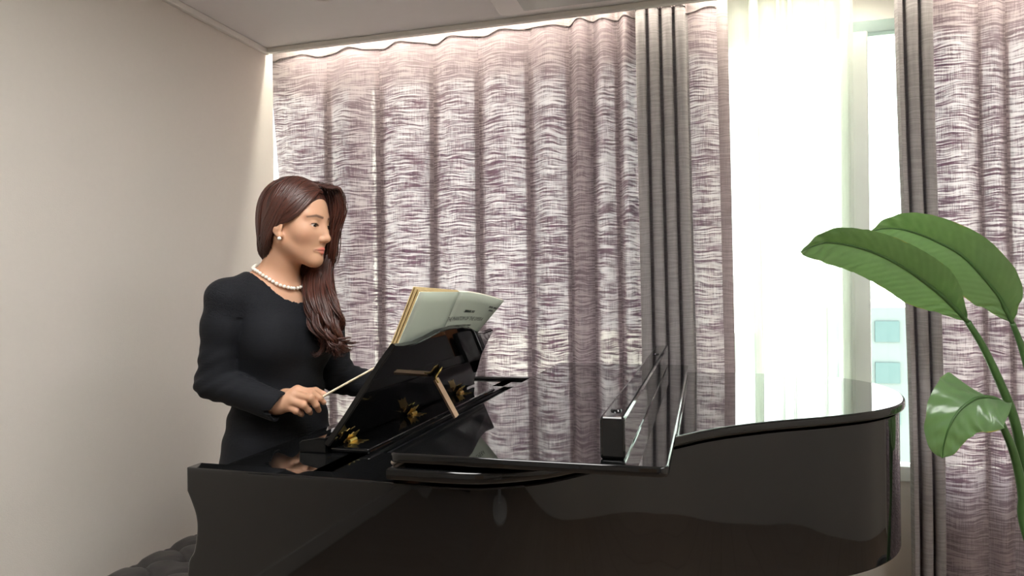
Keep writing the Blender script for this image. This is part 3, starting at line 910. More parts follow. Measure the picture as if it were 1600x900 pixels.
def relax(V, F, it=2, lam=0.5):
    e = np.concatenate([F[:, [0, 1]], F[:, [1, 2]], F[:, [2, 3]], F[:, [3, 0]]])
    for _ in range(it):
        acc = np.zeros_like(V); cn = np.zeros(len(V))
        np.add.at(acc, e[:, 0], V[e[:, 1]]); np.add.at(cn, e[:, 0], 1)
        np.add.at(acc, e[:, 1], V[e[:, 0]]); np.add.at(cn, e[:, 1], 1)
        V = V + lam * (acc / np.maximum(cn, 1)[:, None] - V)
    return V

# frames
HO = PZ(464, 350, 1.88)                                   # head origin between the eyes' level and the ears
def rotm(yaw, pitch, roll):
    cy, sy = math.cos(yaw), math.sin(yaw)
    f = np.array([cy * math.cos(pitch), sy * math.cos(pitch), math.sin(pitch)])
    l = np.array([-sy, cy, 0.0])
    u = np.cross(f, l)
    l2 = l * math.cos(roll) + u * math.sin(roll); u2 = np.cross(f, l2)
    return np.stack([f, l2, u2], 1)                        # columns: forward, left, up
HR = rotm(math.radians(0.5), math.radians(-5), math.radians(-2))
def h2w(p): return HO + HR @ np.asarray(p, float)
def w2h(P): return ((P - HO.astype(np.float32)) @ HR.astype(np.float32))
TO = np.array([-1.150, 1.655, 0.0]); TYAW = math.radians(-17.5)
TR = rotm(TYAW, 0, 0)
def t2w(p): return TO + TR @ np.asarray(p, float)
def w2t(P): return ((P - TO.astype(np.float32)) @ TR.astype(np.float32))

def face_sdf(q):
    d = ell(q, (-0.014, 0, 0.030), (0.090, 0.073, 0.085))
    d = smin(d, ell(q, (0.026, 0, 0.002), (0.060, 0.063, 0.096)), 0.02)
    d = smin(d, ell(q, (0.034, 0, -0.045), (0.049, 0.047, 0.060)), 0.02)
    qa = q.copy(); qa[:, 1] = np.abs(qa[:, 1])
    d = smin(d, capsule(qa, (-0.012, 0.048, -0.045), (0.060, 0.010, -0.096), 0.018, 0.015), 0.03)
    d = smin(d, sph(q, (0.066, 0, -0.096), 0.0165), 0.018)
    d = smin(d, sph(qa, (0.047, 0.040, -0.024), 0.023), 0.022)
    d = smin(d, capsule(qa, (0.074, 0.012, 0.021), (0.060, 0.047, 0.021), 0.007, 0.006), 0.016)
    d = smax(d, -sph(qa, (0.098, 0.031, -0.001), 0.0205), 0.012)
    d = smin(d, capsule(q, (0.0800, 0, 0.006), (0.0975, 0, -0.034), 0.0065, 0.0080), 0.014)
    d = smin(d, sph(q, (0.0970, 0, -0.0365), 0.0090), 0.006)
    d = smin(d, sph(qa, (0.0880, 0.0105, -0.0405), 0.0074), 0.006)
    d = smin(d, sph(qa, (0.0640, 0.031, -0.002), 0.0155), 0.005)
    d = smax(d, -ell(qa, (0.0800, 0.0320, -0.0035), (0.016, 0.0150, 0.0042)), 0.0015)
    d = smin(d, capsule(qa, (0.0865, 0.003, -0.0640), (0.0745, 0.022, -0.0690), 0.0046, 0.0022), 0.006)
    d = smin(d, capsule(qa, (0.0850, 0.0, -0.0740), (0.0745, 0.020, -0.0705), 0.0054, 0.0022), 0.006)
    d = smax(d, -capsule(qa, (0.0925, 0.0, -0.0688), (0.0785, 0.023, -0.0697), 0.0012, 0.0010), 0.002)
    d = smin(d, ell(qa, (-0.010, 0.0745, -0.012), (0.016, 0.0065, 0.029)), 0.006)
    d = smin(d, sph(qa, (-0.002, 0.0715, -0.040), 0.008), 0.008)
    d = smax(d, -ell(qa, (-0.006, 0.083, -0.006), (0.009, 0.006, 0.016)), 0.004)
    return d
NB = t2w((-0.005, 0, 1.355))
NT0 = h2w((-0.026, 0, -0.060))
PROF = np.array([  # z, half width, half depth, centre x
    [0.44, 0.190, 0.135, 0.00], [0.70, 0.178, 0.128, 0.0], [0.86, 0.165, 0.118, 0.0], [0.95, 0.150, 0.106, 0.0], [1.03, 0.131, 0.094, 0.004], [1.10, 0.126, 0.092, 0.006],
    [1.18, 0.134, 0.102, 0.010], [1.25, 0.145, 0.104, 0.006], [1.31, 0.150, 0.090, -0.002], [1.355, 0.135, 0.072, -0.008], [1.385, 0.085, 0.056, -0.012], [1.41, 0.05, 0.04, -0.012]])
def torso_sdf(P, grow=0.0):
    q = w2t(P)
    z = q[:, 2]
    a = np.interp(z, PROF[:, 0], PROF[:, 1]).astype(np.float32) + grow
    b = np.interp(z, PROF[:, 0], PROF[:, 2]).astype(np.float32) + grow
    c = np.interp(z, PROF[:, 0], PROF[:, 3]).astype(np.float32)
    k = np.sqrt(((q[:, 0] - c) / b) ** 2 + (q[:, 1] / a) ** 2)
    d = (k - 1) * np.minimum(a, b)
    d = smax(d, z - 1.40, 0.02)
    qa = q.copy(); qa[:, 1] = np.abs(qa[:, 1])
    d = smin(d, ell(qa, (0.068, 0.066, 1.205), (0.052 + grow, 0.064 + grow, 0.066 + grow)), 0.035)
    d = smin(d, capsule(qa, (-0.012, 0.03, 1.360), (-0.010, 0.142, 1.320), 0.034 + grow, 0.045 + grow), 0.03)
    return d
SHR, ELR, WRR = PZ(352, 470, 1.775), PZ(335, 597, 1.775), PZ(438, 636, 1.735)
SHR = t2w((-0.008, -0.152, 1.312))
SHL = t2w((-0.008, 0.152, 1.312))
ELL_, WRL = PZ(531, 590, 2.02), PZ(598, 607, 1.985)

# ---- right hand (world), holding the baton
def HP(px, py, dz): return PZ(px, py, 1.745 + dz)
fing = {
    'index': [HP(465, 609, 0.016), HP(487, 613, 0.010), HP(499, 622, 0.012), HP(506, 629, 0.020)],
    'middle': [HP(459, 616, 0.003), HP(485, 622, -0.010), HP(494, 633, -0.002), HP(498, 641, 0.010)],
    'ring': [HP(455, 626, -0.004), HP(474, 633, -0.015), HP(482, 641, -0.004), HP(485, 645, 0.008)],
    'little': [HP(449, 635, -0.001), HP(463, 642, -0.010), HP(470, 646, 0.0), HP(472, 648, 0.008)],
    'thumb': [HP(446, 618, 0.030), HP(470, 613, 0.046), HP(493, 611, 0.040), HP(506, 616, 0.028)]}
frad = {'index': (0.0112, 0.0092, 0.0082, 0.0070), 'middle': (0.0112, 0.0094, 0.0084, 0.0070), 'ring': (0.0108, 0.0088, 0.0080, 0.0066), 'little': (0.0102, 0.0080, 0.0072, 0.0060), 'thumb': (0.0150, 0.0118, 0.0100, 0.0080)}
WH = HP(432, 632, 0.004)
def hand_sdf(P):
    d = capsule(P, ELR + (WRR - ELR) * 0.55, WH, 0.034, 0.0255)
    for k in ('index', 'middle', 'ring', 'little'):
        d = smin(d, capsule(P, WH + (fing[k][0] - WH) * 0.15, fing[k][0], 0.0155, 0.0118), 0.016)
    d = smin(d, capsule(P, WH, fing['thumb'][0], 0.019, 0.016), 0.016)
    d = smin(d, capsule(P, fing['thumb'][0], fing['thumb'][1], 0.0150, 0.0118), 0.012)
    for k in fing:
        g = None
        for i in range(3):
            if k == 'thumb' and i == 0: continue
            c = capsule(P, fing[k][i], fing[k][i + 1], frad[k][i], frad[k][i + 1])
            g = c if g is None else smin(g, c, 0.004)
        # knuckle bumps
        g = smin(g, sph(P, fing[k][1] , frad[k][1] * 1.06), 0.004)
        d = smin(d, g, 0.0055)
    return d
# left hand resting on the ledge of the desk
LW = WRL; LD = np.array([-0.06, 0.98, -0.16]); LD /= np.linalg.norm(LD)
LS = np.cross(LD, [0, 0, 1.0]); LS /= np.linalg.norm(LS)
def lhand_sdf(P):
    d = capsule(P, ELL_ + (WRL - ELL_) * 0.6, LW, 0.033, 0.026)
    pc = LW + LD * 0.085
    for i, (o, L) in enumerate(((0.030, 0.070), (0.010, 0.080), (-0.010, 0.073), (-0.028, 0.058))):
        m = pc + LS * o
        d = smin(d, capsule(P, LW, m, 0.017, 0.012), 0.014)
        a = m + LD * L * 0.5 + np.array([0, 0, 0.004]); b = m + LD * L * 0.9 - np.array([0, 0, 0.014])
        d = smin(d, smin(capsule(P, m, a, 0.0098, 0.0086), capsule(P, a, b, 0.0086, 0.0068), 0.004), 0.005)
    t0 = LW + LD * 0.03 + LS * 0.03; t1 = LW + LD * 0.075 + LS * 0.06; t2 = t1 + LD * 0.035 - np.array([0, 0, 0.006])
    d = smin(d, smin(capsule(P, LW, t0, 0.018, 0.015), smin(capsule(P, t0, t1, 0.0135, 0.0105), capsule(P, t1, t2, 0.0100, 0.0075), 0.004), 0.008), 0.010)
    return d
def head_sdf(P):
    d = face_sdf(w2h(P))
    d = smin(d, capsule(P, NT0, NB, 0.0490, 0.0530), 0.022)
    q = w2h(P)
    return d
def bust_sdf(P):
    d = head_sdf(P)
    d = smin(d, torso_sdf(P, -0.006), 0.03)
    for s_ in (-1, 1):   # collar bones
        d = smin(d, capsule(P, t2w((0.062, 0.018 * s_, 1.348)), t2w((0.030, 0.075 * s_, 1.362)), 0.005, 0.004), 0.014)
    return d
def lower_sdf(P):
    d = torso_sdf(P, -0.006)
    d = smax(d, 0.80 - P[:, 2], 0.02)
    for s_, (S_, E_, W_) in ((1, (SHL, ELL_, WRL)), (-1, (SHR, ELR, WRR))):
        d = smin(d, capsule(P, S_, E_, 0.044, 0.036), 0.03)
        d = smin(d, capsule(P, E_, E_ + (W_ - E_) * 0.8, 0.036, 0.028), 0.012)
        hip, kn, an = t2w((0, 0.085 * s_, 0.84)), t2w((0.01, 0.080 * s_, 0.47)), t2w((-0.02, 0.075 * s_, 0.085))
        d = smin(d, capsule(P, hip, kn, 0.078, 0.050), 0.03)
        d = smin(d, capsule(P, kn, an, 0.050, 0.032), 0.02)
        d = smin(d, ell(P, (kn + an) / 2 + TR @ np.array([-0.022, 0, 0.05]), (0.036, 0.036, 0.10)), 0.02)
        d = smin(d, capsule(P, an, t2w((0.12, 0.08 * s_, 0.03)), 0.030, 0.020), 0.02)
    return d
parts = []
V1, F1 = surface_nets(bust_sdf, HO - np.array([0.20, 0.20, 0.26]), HO + np.array([0.14, 0.14, 0.135]), 0.0019)
parts.append((V1, F1))
V2, F2 = surface_nets(hand_sdf, np.minimum(WRR, fing['index'][3]) - np.array([0.10, 0.07, 0.06]), np.maximum(WRR, fing['index'][3]) + np.array([0.04, 0.10, 0.06]), 0.0018)
parts.append((V2, F2))
V3, F3 = surface_nets(lhand_sdf, LW - np.array([0.10, 0.10, 0.09]), LW + np.array([0.18, 0.22, 0.09]), 0.0035)
parts.append((V3, F3))
V4, F4 = surface_nets(lower_sdf, (-1.42, 1.36, 0.0), (-0.87, 1.97, 1.33), 0.010)
parts.append((V4, F4))
Vb = np.concatenate([relax(v, f, 1, 0.35) for v, f in parts])
off = np.cumsum([0] + [len(v) for v, f in parts])
Fb = np.concatenate([f + o for (v, f), o in zip(parts, off)])
person = empty('person', (TO[0], TO[1], 0.0), 'woman in a black long-sleeved dress standing at the piano holding a baton', 'person')
body_me = bpy.data.meshes.new('body')
body_me.from_pydata(Vb.tolist(), [], Fb.tolist()); body_me.update()
body_me.materials.append(M['skin'])
body_me.polygons.foreach_set('use_smooth', [True] * len(body_me.polygons))
# own colours of the skin: lips, brows, lash line, nails; plus mouth-slit shade
q = w2h(Vb.astype(np.float32)); qa = q.copy(); qa[:, 1] = np.abs(qa[:, 1])
col = np.tile(np.array([0.57, 0.325, 0.205]), (len(Vb), 1))
def paint(d, w, c, amt=1.0):
    m = np.clip(1 - d / w, 0, 1); m = m * m * (3 - 2 * m) * amt
    col[:] = col * (1 - m[:, None]) + np.array(c) * m[:, None]
hm = (ln(q) < 0.16)
far = np.where(hm, 0, 9.0)
paint(far + np.maximum(sph(qa, (0.052, 0.040, -0.034), 0.012), 0), 0.022, (0.62, 0.30, 0.20), 0.5)
up = capsule(qa, (0.0865, 0.003, -0.0642), (0.0745, 0.022, -0.0690), 0.0040, 0.0016)
dn = capsule(qa, (0.0850, 0.0, -0.0738), (0.0745, 0.020, -0.0703), 0.0048, 0.0016)
paint(far + np.maximum(np.minimum(up, dn), 0), 0.0026, (0.62, 0.16, 0.13), 0.95)
paint(far + np.maximum(capsule(qa, (0.0905, 0, -0.0690), (0.0765, 0.0235, -0.0697), 0.0004, 0.0004), 0), 0.0022, (0.16, 0.03, 0.03), 0.9)  # dark shade of the mouth slit, painted between the lips
q0 = qa.copy(); q0[:, 0] = 0
bd = np.minimum(capsule(q0, (0, 0.014, 0.0195), (0, 0.034, 0.0225), 0.0016, 0.0017), capsule(q0, (0, 0.034, 0.0225), (0, 0.054, 0.0165), 0.0017, 0.0006)) + np.where(qa[:, 0] > 0.02, 0, 9.0)
paint(far + np.maximum(bd, 0), 0.0030, (0.07, 0.035, 0.03), 0.8)
ld = np.minimum(capsule(qa, (0.0765, 0.0195, -0.0025), (0.0795, 0.031, 0.0004), 0.0008, 0.0012), capsule(qa, (0.0795, 0.031, 0.0004), (0.068, 0.0465, -0.0040), 0.0012, 0.0008))
paint(far + np.maximum(ld, 0), 0.0028, (0.03, 0.015, 0.012), 0.95)
for k in fing:
    tip = fing[k][3] + np.array([0.0, 0, 0.003])
    paint(np.maximum(ln(Vb - tip) - 0.004, 0), 0.006, (0.74, 0.42, 0.34), 0.6)
attr = body_me.color_attributes.new('col', 'FLOAT_COLOR', 'POINT')
attr.data.foreach_set('color', np.concatenate([col, np.ones((len(col), 1))], 1).astype(np.float32).ravel())
link('body', body_me, person)

# eyes
M['eyewhite'] = principled('eye_white', (0.72, 0.68, 0.64), 0.15, 0.02, 50)
M['iris'] = principled('dark_iris', (0.018, 0.010, 0.007), 0.1, 0.1, 50)
for s_ in (-1, 1):
    bm = bmesh.new()
    bmesh.ops.create_uvsphere(bm, u_segments=32, v_segments=24, radius=0.0144)
    me = bpy.data.meshes.new('eye'); 
    look = Vector((0.95, 0.0, -0.18)).normalized()
    for f in bm.faces:
        f.material_index = 1 if (f.calc_center_median().normalized().dot(look) > 0.86) else 0
        f.smooth = True
    Rm = Matrix(HR.tolist()).to_4x4()
    c = h2w((0.0642, 0.031 * s_, -0.002))
    bmesh.ops.transform(bm, matrix=Matrix.Translation(Vector(c)) @ Rm, verts=bm.verts)
    bm.to_mesh(me); bm.free()
    me.materials.append(M['eyewhite']); me.materials.append(M['iris'])
    link('eye', me, person)
    ec = np.array([0.0640, 0.031, -0.002]); pts = []
    for az in np.linspace(-62, 64, 15):
        e_ = math.radians(2.0 + 10.0 * math.cos(math.radians(az * 1.35))); a_ = math.radians(az)
        p_ = ec + 0.0158 * np.array([math.cos(e_) * math.cos(a_), math.cos(e_) * math.sin(a_), math.sin(e_)])
        pts.append(h2w((p_[0], p_[1] * s_, p_[2])))
    tube('eyelash', pts, [0.0004] + [0.0010] * 13 + [0.0003], M['iris'], person, 6)

# ---- dress
CUF = WRR + (WRR - ELR) / np.linalg.norm(WRR - ELR) * 0.004
def dress_sdf(P):
    d = torso_sdf(P, 0.006)
    hem = 0.46 - P[:, 2]
    for s_, (S_, E_, W_) in ((1, (SHL, ELL_, WRL)), (-1, (SHR, ELR, WRR))):
        u = capsule(P, S_ + np.array([0, 0, 0.008]), S_ + (E_ - S_) * 0.35, 0.053, 0.050)
        u = smin(u, capsule(P, S_ + (E_ - S_) * 0.3, E_, 0.050, 0.044), 0.02)
        ax_ = (W_ - E_) / np.linalg.norm(W_ - E_)
        fo = capsule(P, E_, W_ + ax_ * 0.05, 0.046, 0.037)
        t = (P - E_.astype(np.float32)) @ ax_.astype(np.float32)
        # folds that gather at the inside of the elbow
        w = np.exp(-(ln(P - E_.astype(np.float32)) / 0.085) ** 2)
        ud = ((S_ - E_) / np.linalg.norm(S_ - E_)).astype(np.float32)
        tt = (P - E_.astype(np.float32)) @ ud
        fo = fo + 0.0032 * w * np.sin((t - tt) * 150)
        u = u + 0.0030 * w * np.sin((t - tt) * 150 + 0.7) + 0.0012 * np.sin(tt * 75)
        fo = smax(fo, t - np.linalg.norm(W_ - E_) - 0.002, 0.003)
        arm_ = smin(u, fo, 0.018)
        d = smin(d, arm_, np.where(P[:, 2] > 1.27, 0.022, 0.005).astype(np.float32))
        # hollow cuff
        d = smax(d, -np.maximum(capsule(P, W_ - ax_ * 0.02, W_ + ax_ * 0.06, 0.0325, 0.0325), -(t - np.linalg.norm(W_ - E_) + 0.02)), 0.002)
    d = smax(d, hem, 0.004)
    q = w2t(P)
    # soft drape folds across the waist
    m = np.exp(-((q[:, 2] - 1.02) / 0.10) ** 2)
    d = d + 0.0022 * m * np.sin(q[:, 2] * 90 + q[:, 1] * 28)
    k = np.sqrt(((q[:, 0] - 0.006) / 0.086) ** 2 + (q[:, 1] / 0.086) ** 2)
    hole = np.maximum((k - 1) * 0.08, 1.27 - q[:, 2])
    return smax(d, -hole, 0.003)
Vd, Fd = surface_nets(dress_sdf, (-1.40, 1.30, 0.44), (-0.84, 2.00, 1.42), 0.0040)
Vd = relax(Vd, Fd, 4, 0.4)
dm_ = bpy.data.meshes.new('dress'); dm_.from_pydata(Vd.tolist(), [], Fd.tolist()); dm_.update()
dm_.materials.append(M['dress']); dm_.polygons.foreach_set('use_smooth', [True] * len(dm_.polygons))
dr = link('dress', dm_, person); dr['label'] = 'black ribbed knit dress with lace yoke'
# shoes
for s_ in (-1, 1):
    def shoe(P):
        d = capsule(P, t2w((-0.05, 0.075 * s_, 0.045)), t2w((0.13, 0.08 * s_, 0.026)), 0.036, 0.026)
        d = smin(d, capsule(P, t2w((-0.055, 0.075 * s_, 0.04)), t2w((-0.055, 0.075 * s_, 0.0)), 0.024, 0.016), 0.01)
        d = smax(d, 0.001 - P[:, 2], 0.002)
        return smax(d, -capsule(P, t2w((-0.03, 0.075 * s_, 0.12)), t2w((0.06, 0.08 * s_, 0.09)), 0.030, 0.028), 0.004)
    c = t2w((0.04, 0.078 * s_, 0))
    v, f = surface_nets(shoe, c + np.array([-0.16, -0.13, -0.01]), c + np.array([0.16, 0.13, 0.10]), 0.006)
    mk('shoe', v, f, M['shoe'], person, True)

# ---- hair
def hline(z):   # hairline in the side view: x of the front border at height z
    return np.interp(z, [-0.14, -0.095, -0.06, -0.030, -0.012, 0.004, 0.04, 0.072, 0.088, 0.13], [-0.075, -0.060, -0.036, -0.022, -0.004, 0.036, 0.062, 0.080, 0.12, 0.2]).astype(np.float32)
FALL = [h2w((0.040, 0.060, 0.085)), h2w((0.052, 0.082, 0.02)), h2w((0.038, 0.088, -0.06)), PZ(497, 432, 1.915), PZ(501, 470, 1.865), PZ(512, 505, 1.845), PZ(516, 530, 1.85)]
FALLR = [0.010, 0.012, 0.014, 0.018, 0.018, 0.012, 0.005]
def hair_sdf_h(q):
    d = ell(q, (-0.014, 0.0, 0.034), (0.095, 0.084, 0.094))
    d = smin(d, ell(q, (-0.042, 0.004, -0.030), (0.060, 0.074, 0.088)), 0.03)
    x = q[:, 0] - hline(q[:, 2]) - np.clip((q[:, 1] - 0.02) / 0.03, 0, 1) * 0.030
    return smax(d, x * 0.8, 0.012)
def hair_sdf(P):
    d = hair_sdf_h(w2h(P))
    for i in range(len(FALL) - 1):
        d = smin(d, capsule(P, FALL[i], FALL[i + 1], FALLR[i], FALLR[i + 1]), 0.02)
    # from the nape round behind the neck to the far shoulder
    d = smin(d, capsule(P, h2w((-0.070, 0.0, -0.075)), h2w((-0.035, 0.075, -0.11)), 0.034, 0.028), 0.02)
    d = smin(d, capsule(P, h2w((-0.035, 0.075, -0.11)), FALL[3], 0.028, 0.022), 0.02)
    return d
Vh, Fh = surface_nets(hair_sdf, HO - np.array([0.16, 0.12, 0.36]), HO + np.array([0.22, 0.26, 0.15]), 0.0034)
HV, HF, HUV = [Vh], [Fh], []
qh = w2h(Vh.astype(np.float32))
HUV.append(np.stack([np.arctan2(qh[:, 1], -qh[:, 0] + 0.02) * 0.35, qh[:, 2] * 3], 1))
hn = len(Vh)
def push(p, out):   # move points onto the hair volume's surface
    p = np.asarray(p, np.float32)
    for _ in range(4):
        d = hair_sdf(p); e = 0.002
        g = np.stack([hair_sdf(p + np.float32([e, 0, 0])) - d, hair_sdf(p + np.float32([0, e, 0])) - d, hair_sdf(p + np.float32([0, 0, e])) - d], 1) / e
        g /= ln(g)[:, None] + 1e-6
        p = p - (d - out)[:, None] * g * 0.9
    return p
def lock(path, w, flat=0.42, n=6):
    global hn
    P, T, N, B = frames(path)
    m = len(P)
    t = np.linspace(0, 1, m)
    r = w * (0.35 + 0.65 * np.sin(np.pi * np.clip(t * 0.9 + 0.08, 0, 1)) ** 0.6) * np.where(t > 0.8, 1 - (t - 0.8) / 0.2 * 0.85, 1)
    # keep the broad side of the lock on the surface
    gp = P.astype(np.float32); e = 0.003; d0 = hair_sdf(gp)
    G = np.stack([hair_sdf(gp + np.float32([e, 0, 0])) - d0, hair_sdf(gp + np.float32([0, e, 0])) - d0, hair_sdf(gp + np.float32([0, 0, e])) - d0], 1)
    G = G - T * (G * T).sum(1)[:, None]; G /= np.linalg.norm(G, axis=1)[:, None] + 1e-9
    Sd = np.cross(T, G)
    a = np.linspace(0, 2 * np.pi, n, endpoint=False)
    V = (P[:, None] + r[:, None, None] * (np.cos(a)[None, :, None] * Sd[:, None] + flat * np.sin(a)[None, :, None] * G[:, None])).reshape(-1, 3)
    k = np.arange(m - 1)[:, None] * n + np.arange(n)[None, :]
    k2 = np.arange(m - 1)[:, None] * n + (np.arange(n)[None, :] + 1) % n
    F = np.stack([k, k2, k2 + n, k + n], -1).reshape(-1, 4) + hn
    HV.append(V); HF.append(F)
    s0 = random.random() * 50
    L = np.linalg.norm(P[-1] - P[0]) * 1.3
    HUV.append(np.stack([np.tile(s0 + np.cos(a) * 0.05, m), np.repeat(t * L * 4, n)], 1))
    hn += len(V)
def bez(c, m=14):
    return catmull(c, max(3, m // (len(c) - 1)))
R_ = random.uniform
# right side and back: from the parting, over the temple and ear, gathered at the nape
for i in range(330):
    f = i / 329
    px_ = 0.082 - 0.165 * f + R_(-0.006, 0.006)
    start = (px_, 0.016 + R_(-0.006, 0.004), 0.128 - 0.9 * max(0, px_ - 0.03) ** 1.0 * 0.5 - 4.0 * max(0, -px_ - 0.02) ** 2)
    k = R_(0.0, 1.0)
    bx_ = min(px_, 0.045) * (0.55 + 0.25 * k) - 0.028
    end_z = -0.085 + R_(-0.025, 0.020)
    c = [start, (px_ * 0.95, -0.045 - 0.01 * k, 0.100), (bx_ + 0.01, -0.082, 0.035 + R_(-0.01, 0.01)), (bx_ - 0.022, -0.080, -0.025), (-0.062 + R_(-0.02, 0.012), -0.052 + R_(-0.012, 0.02), end_z)]
    if f > 0.6:
        y_ = -0.06 + 0.12 * (f - 0.6) / 0.4
        c = [start, (-0.10, y_ * 0.7, 0.075), (-0.122, y_, 0.02), (-0.112, y_, -0.05), (-0.082, y_ * 0.8, end_z - 0.02)]
    p = push(np.array([h2w(v) for v in bez(c, 16)]), R_(0.0, 0.0045))
    lock(p, R_(0.0014, 0.0042))
for i in range(150):
    y_ = R_(-0.085, 0.02); x_ = R_(-0.07, 0.02)
    c = [(x_, 0.012, 0.128), (x_ * 0.6 - 0.055, y_ * 0.8, 0.092), (-0.098 + 0.25 * abs(y_), y_, 0.03), (-0.100 + 0.2 * abs(y_), y_, -0.04), (-0.080 + R_(-0.012, 0.012), y_ * 0.75, -0.105 + R_(-0.018, 0.018))]
    p = push(np.array([h2w(v) for v in bez(c, 20)]), R_(0.0, 0.004))
    lock(p, R_(0.0016, 0.0045))
# along the hairline: swept back over the temple and the top of the ear
for i in range(110):
    a_ = R_(0, 1); J = lambda k=0.004: R_(-k, k)
    b_ = 0.030 * a_
    c = [(0.078 - b_ + J(), 0.014 + J(0.003), 0.116 + 0.3 * b_), (0.079 - b_, -0.022 + J(), 0.092 + 0.6 * b_), (0.062 - b_, -0.054 + J(), 0.050 + 0.5 * b_), (0.036 - b_, -0.070, 0.012 + 0.5 * b_ + J()),
         (0.000 - b_, -0.080, -0.010 + J(0.006)), (-0.036 - 0.5 * b_, -0.080, -0.030 + J(0.008)), (-0.055 + J(0.008), -0.062, -0.075 + J(0.02))]
    p = push(np.array([h2w(v) for v in bez(c, 24)]), R_(0.0008, 0.0040))
    lock(p, R_(0.0012, 0.0036))
# far side: front tuft lifting from the parting and falling beside the face
for i in range(120):
    a_ = R_(0, 1) ** 1.3; b_ = R_(0, 1); J = lambda k=0.006: R_(-k, k)
    c = [h2w((0.080 - 0.09 * a_ + J(), 0.016 + J(0.003), 0.124 - 0.020 * (1 - a_))), h2w((0.096 - 0.07 * a_ + J(), 0.038 + 0.01 * b_, 0.107 + 0.010 * a_ + J())), h2w((0.108 - 0.06 * a_ + J(0.010), 0.054 + 0.012 * b_, 0.060 + J(0.012))),
         h2w((0.090 - 0.050 * a_ + J(0.006), 0.060 + 0.014 * b_, -0.015)), h2w((0.084 - 0.050 * a_ + J(0.006), 0.066 + 0.014 * b_, -0.075)), h2w((0.068 - 0.04 * a_ + J(0.006), 0.078, -0.125)), FALL[3] + np.array([J(0.03), J(0.03), -0.02 + J(0.03)])]
    lock(bez(c, 30), R_(0.0012, 0.0038), 0.5)
# loose ends beside the cheek
for i in range(10):
    a_ = R_(0, 1)
    c = [h2w((0.085, 0.02, 0.118)), h2w((0.116, 0.045, 0.088)), h2w((0.100, 0.066, 0.0)), h2w((0.098, 0.072, -0.06)), h2w((0.100 - 0.01 * a_, 0.070, -0.090 - 0.02 * a_))]
    lock(bez(c, 20), R_(0.0008, 0.0016), 0.7)
# the long mass over the far shoulder, ending in curls
fp = catmull(FALL[1:], 8)
for cl_i in range(26):
    A0 = 2 * math.pi * cl_i / 26 + R_(-0.2, 0.2); WB = R_(0, 6.28); CU = R_(0.008, 0.022); CS = R_(-0.9, 1.7); EX = R_(-0.035, 0.018); FQ = R_(8, 12)
    for i in range(13):
        a_ = A0 + R_(-0.22, 0.22); rr = math.sqrt(R_(0.50, 1.08)); st_ = int(R_(0, 15)); wob = WB + R_(-0.35, 0.35)
        curl = CU * R_(0.8, 1.2); ext = EX + R_(-0.008, 0.008)
        pts = []
        for j, p in enumerate(fp[st_:]):
            t = (j + st_) / (len(fp) - 1)
            r0 = np.interp(t, np.linspace(0, 1, 6), [0.020, 0.030, 0.039, 0.042, 0.038, 0.026]) * rr
            cx = math.cos(a_ + 0.9 * t); sx = math.sin(a_ + 0.9 * t)
            w_ = curl * max(0, t - 0.3) * 1.5
            pts.append(p + RV * (r0 * cx + w_ * math.sin(FQ * t + wob)) - FV * (r0 * 0.75 * sx + w_ * math.cos(FQ * t + wob)))
        last = pts[-1]
        cs = CS + R_(-0.2, 0.2)
        for j in range(1, 9):
            q_ = j / 8
            pts.append(last + np.array([0, 0, -1.0]) * (0.034 + ext) * math.sin(q_ * 2.3) + RV * cs * 0.017 * (1 - math.cos(q_ * 3.4)) + FV * 0.012 * math.sin(q_ * 3.6 + wob))
        lock(np.array(pts), R_(0.0016, 0.0042), 0.5)
Vall = np.concatenate(HV); Fall_ = np.concatenate(HF); UVall = np.concatenate(HUV)
hme = bpy.data.meshes.new('hair'); hme.from_pydata(Vall.tolist(), [], Fall_.tolist()); hme.update()
hme.materials.append(M['hair']); hme.polygons.foreach_set('use_smooth', [True] * len(hme.polygons))
ul = hme.uv_layers.new(name='UVMap'); li = np.empty(len(hme.loops), int); hme.loops.foreach_get('vertex_index', li)
ul.data.foreach_set('uv', UVall[li].astype(np.float32).ravel())
ho = link('hair', hme, person); ho['label'] = 'long auburn hair swept over the far shoulder'

# ---- pearl necklace and earring
nk = bpy.data.objects.new('necklace', None); COL.objects.link(nk); nk.parent = person; nk.matrix_parent_inverse = person.matrix_basis.inverted()
nk['label'] = 'string of cream pearls'
bm = bmesh.new(); bmesh.ops.create_icosphere(bm, subdivisions=2, radius=0.0053)
pm = bpy.data.meshes.new('pearl'); bm.to_mesh(pm); bm.free(); pm.materials.append(M['pearl']); pm.polygons.foreach_set('use_smooth', [True] * len(pm.polygons))
def neckpt(a):
    ca, sa = math.cos(a), math.sin(a)
    p = t2w((0.004 + 0.080 * ca if ca > 0 else 0.004 + 0.068 * ca, 0.070 * sa, 1.392 - 0.044 * ca))
    p = p.astype(np.float32)[None]
    for _ in range(5):
        d = bust_sdf(p) - 0.0052; e = 0.002
        g = np.array([[(bust_sdf(p + np.float32(np.eye(3)[i] * e)) - bust_sdf(p))[0] for i in range(3)]]) / e
        g /= np.linalg.norm(g) + 1e-6
        p = p - d[:, None] * g
    return p[0]
loop = np.array([neckpt(a) for a in np.linspace(0, 2 * math.pi, 73)])
seg = np.concatenate([[0], np.cumsum(np.linalg.norm(np.diff(loop, axis=0), axis=1))])
npearl = int(seg[-1] / 0.0106)
for i in range(npearl):
    s_ = seg[-1] * i / npearl
    p = [np.interp(s_, seg, loop[:, k]) for k in range(3)]
    o = bpy.data.objects.new('pearl', pm); COL.objects.link(o); o.parent = nk; o.location = Vector(p)
eo = bpy.data.objects.new('earring', pm); COL.objects.link(eo); eo.parent = person; eo.matrix_parent_inverse = person.matrix_basis.inverted()
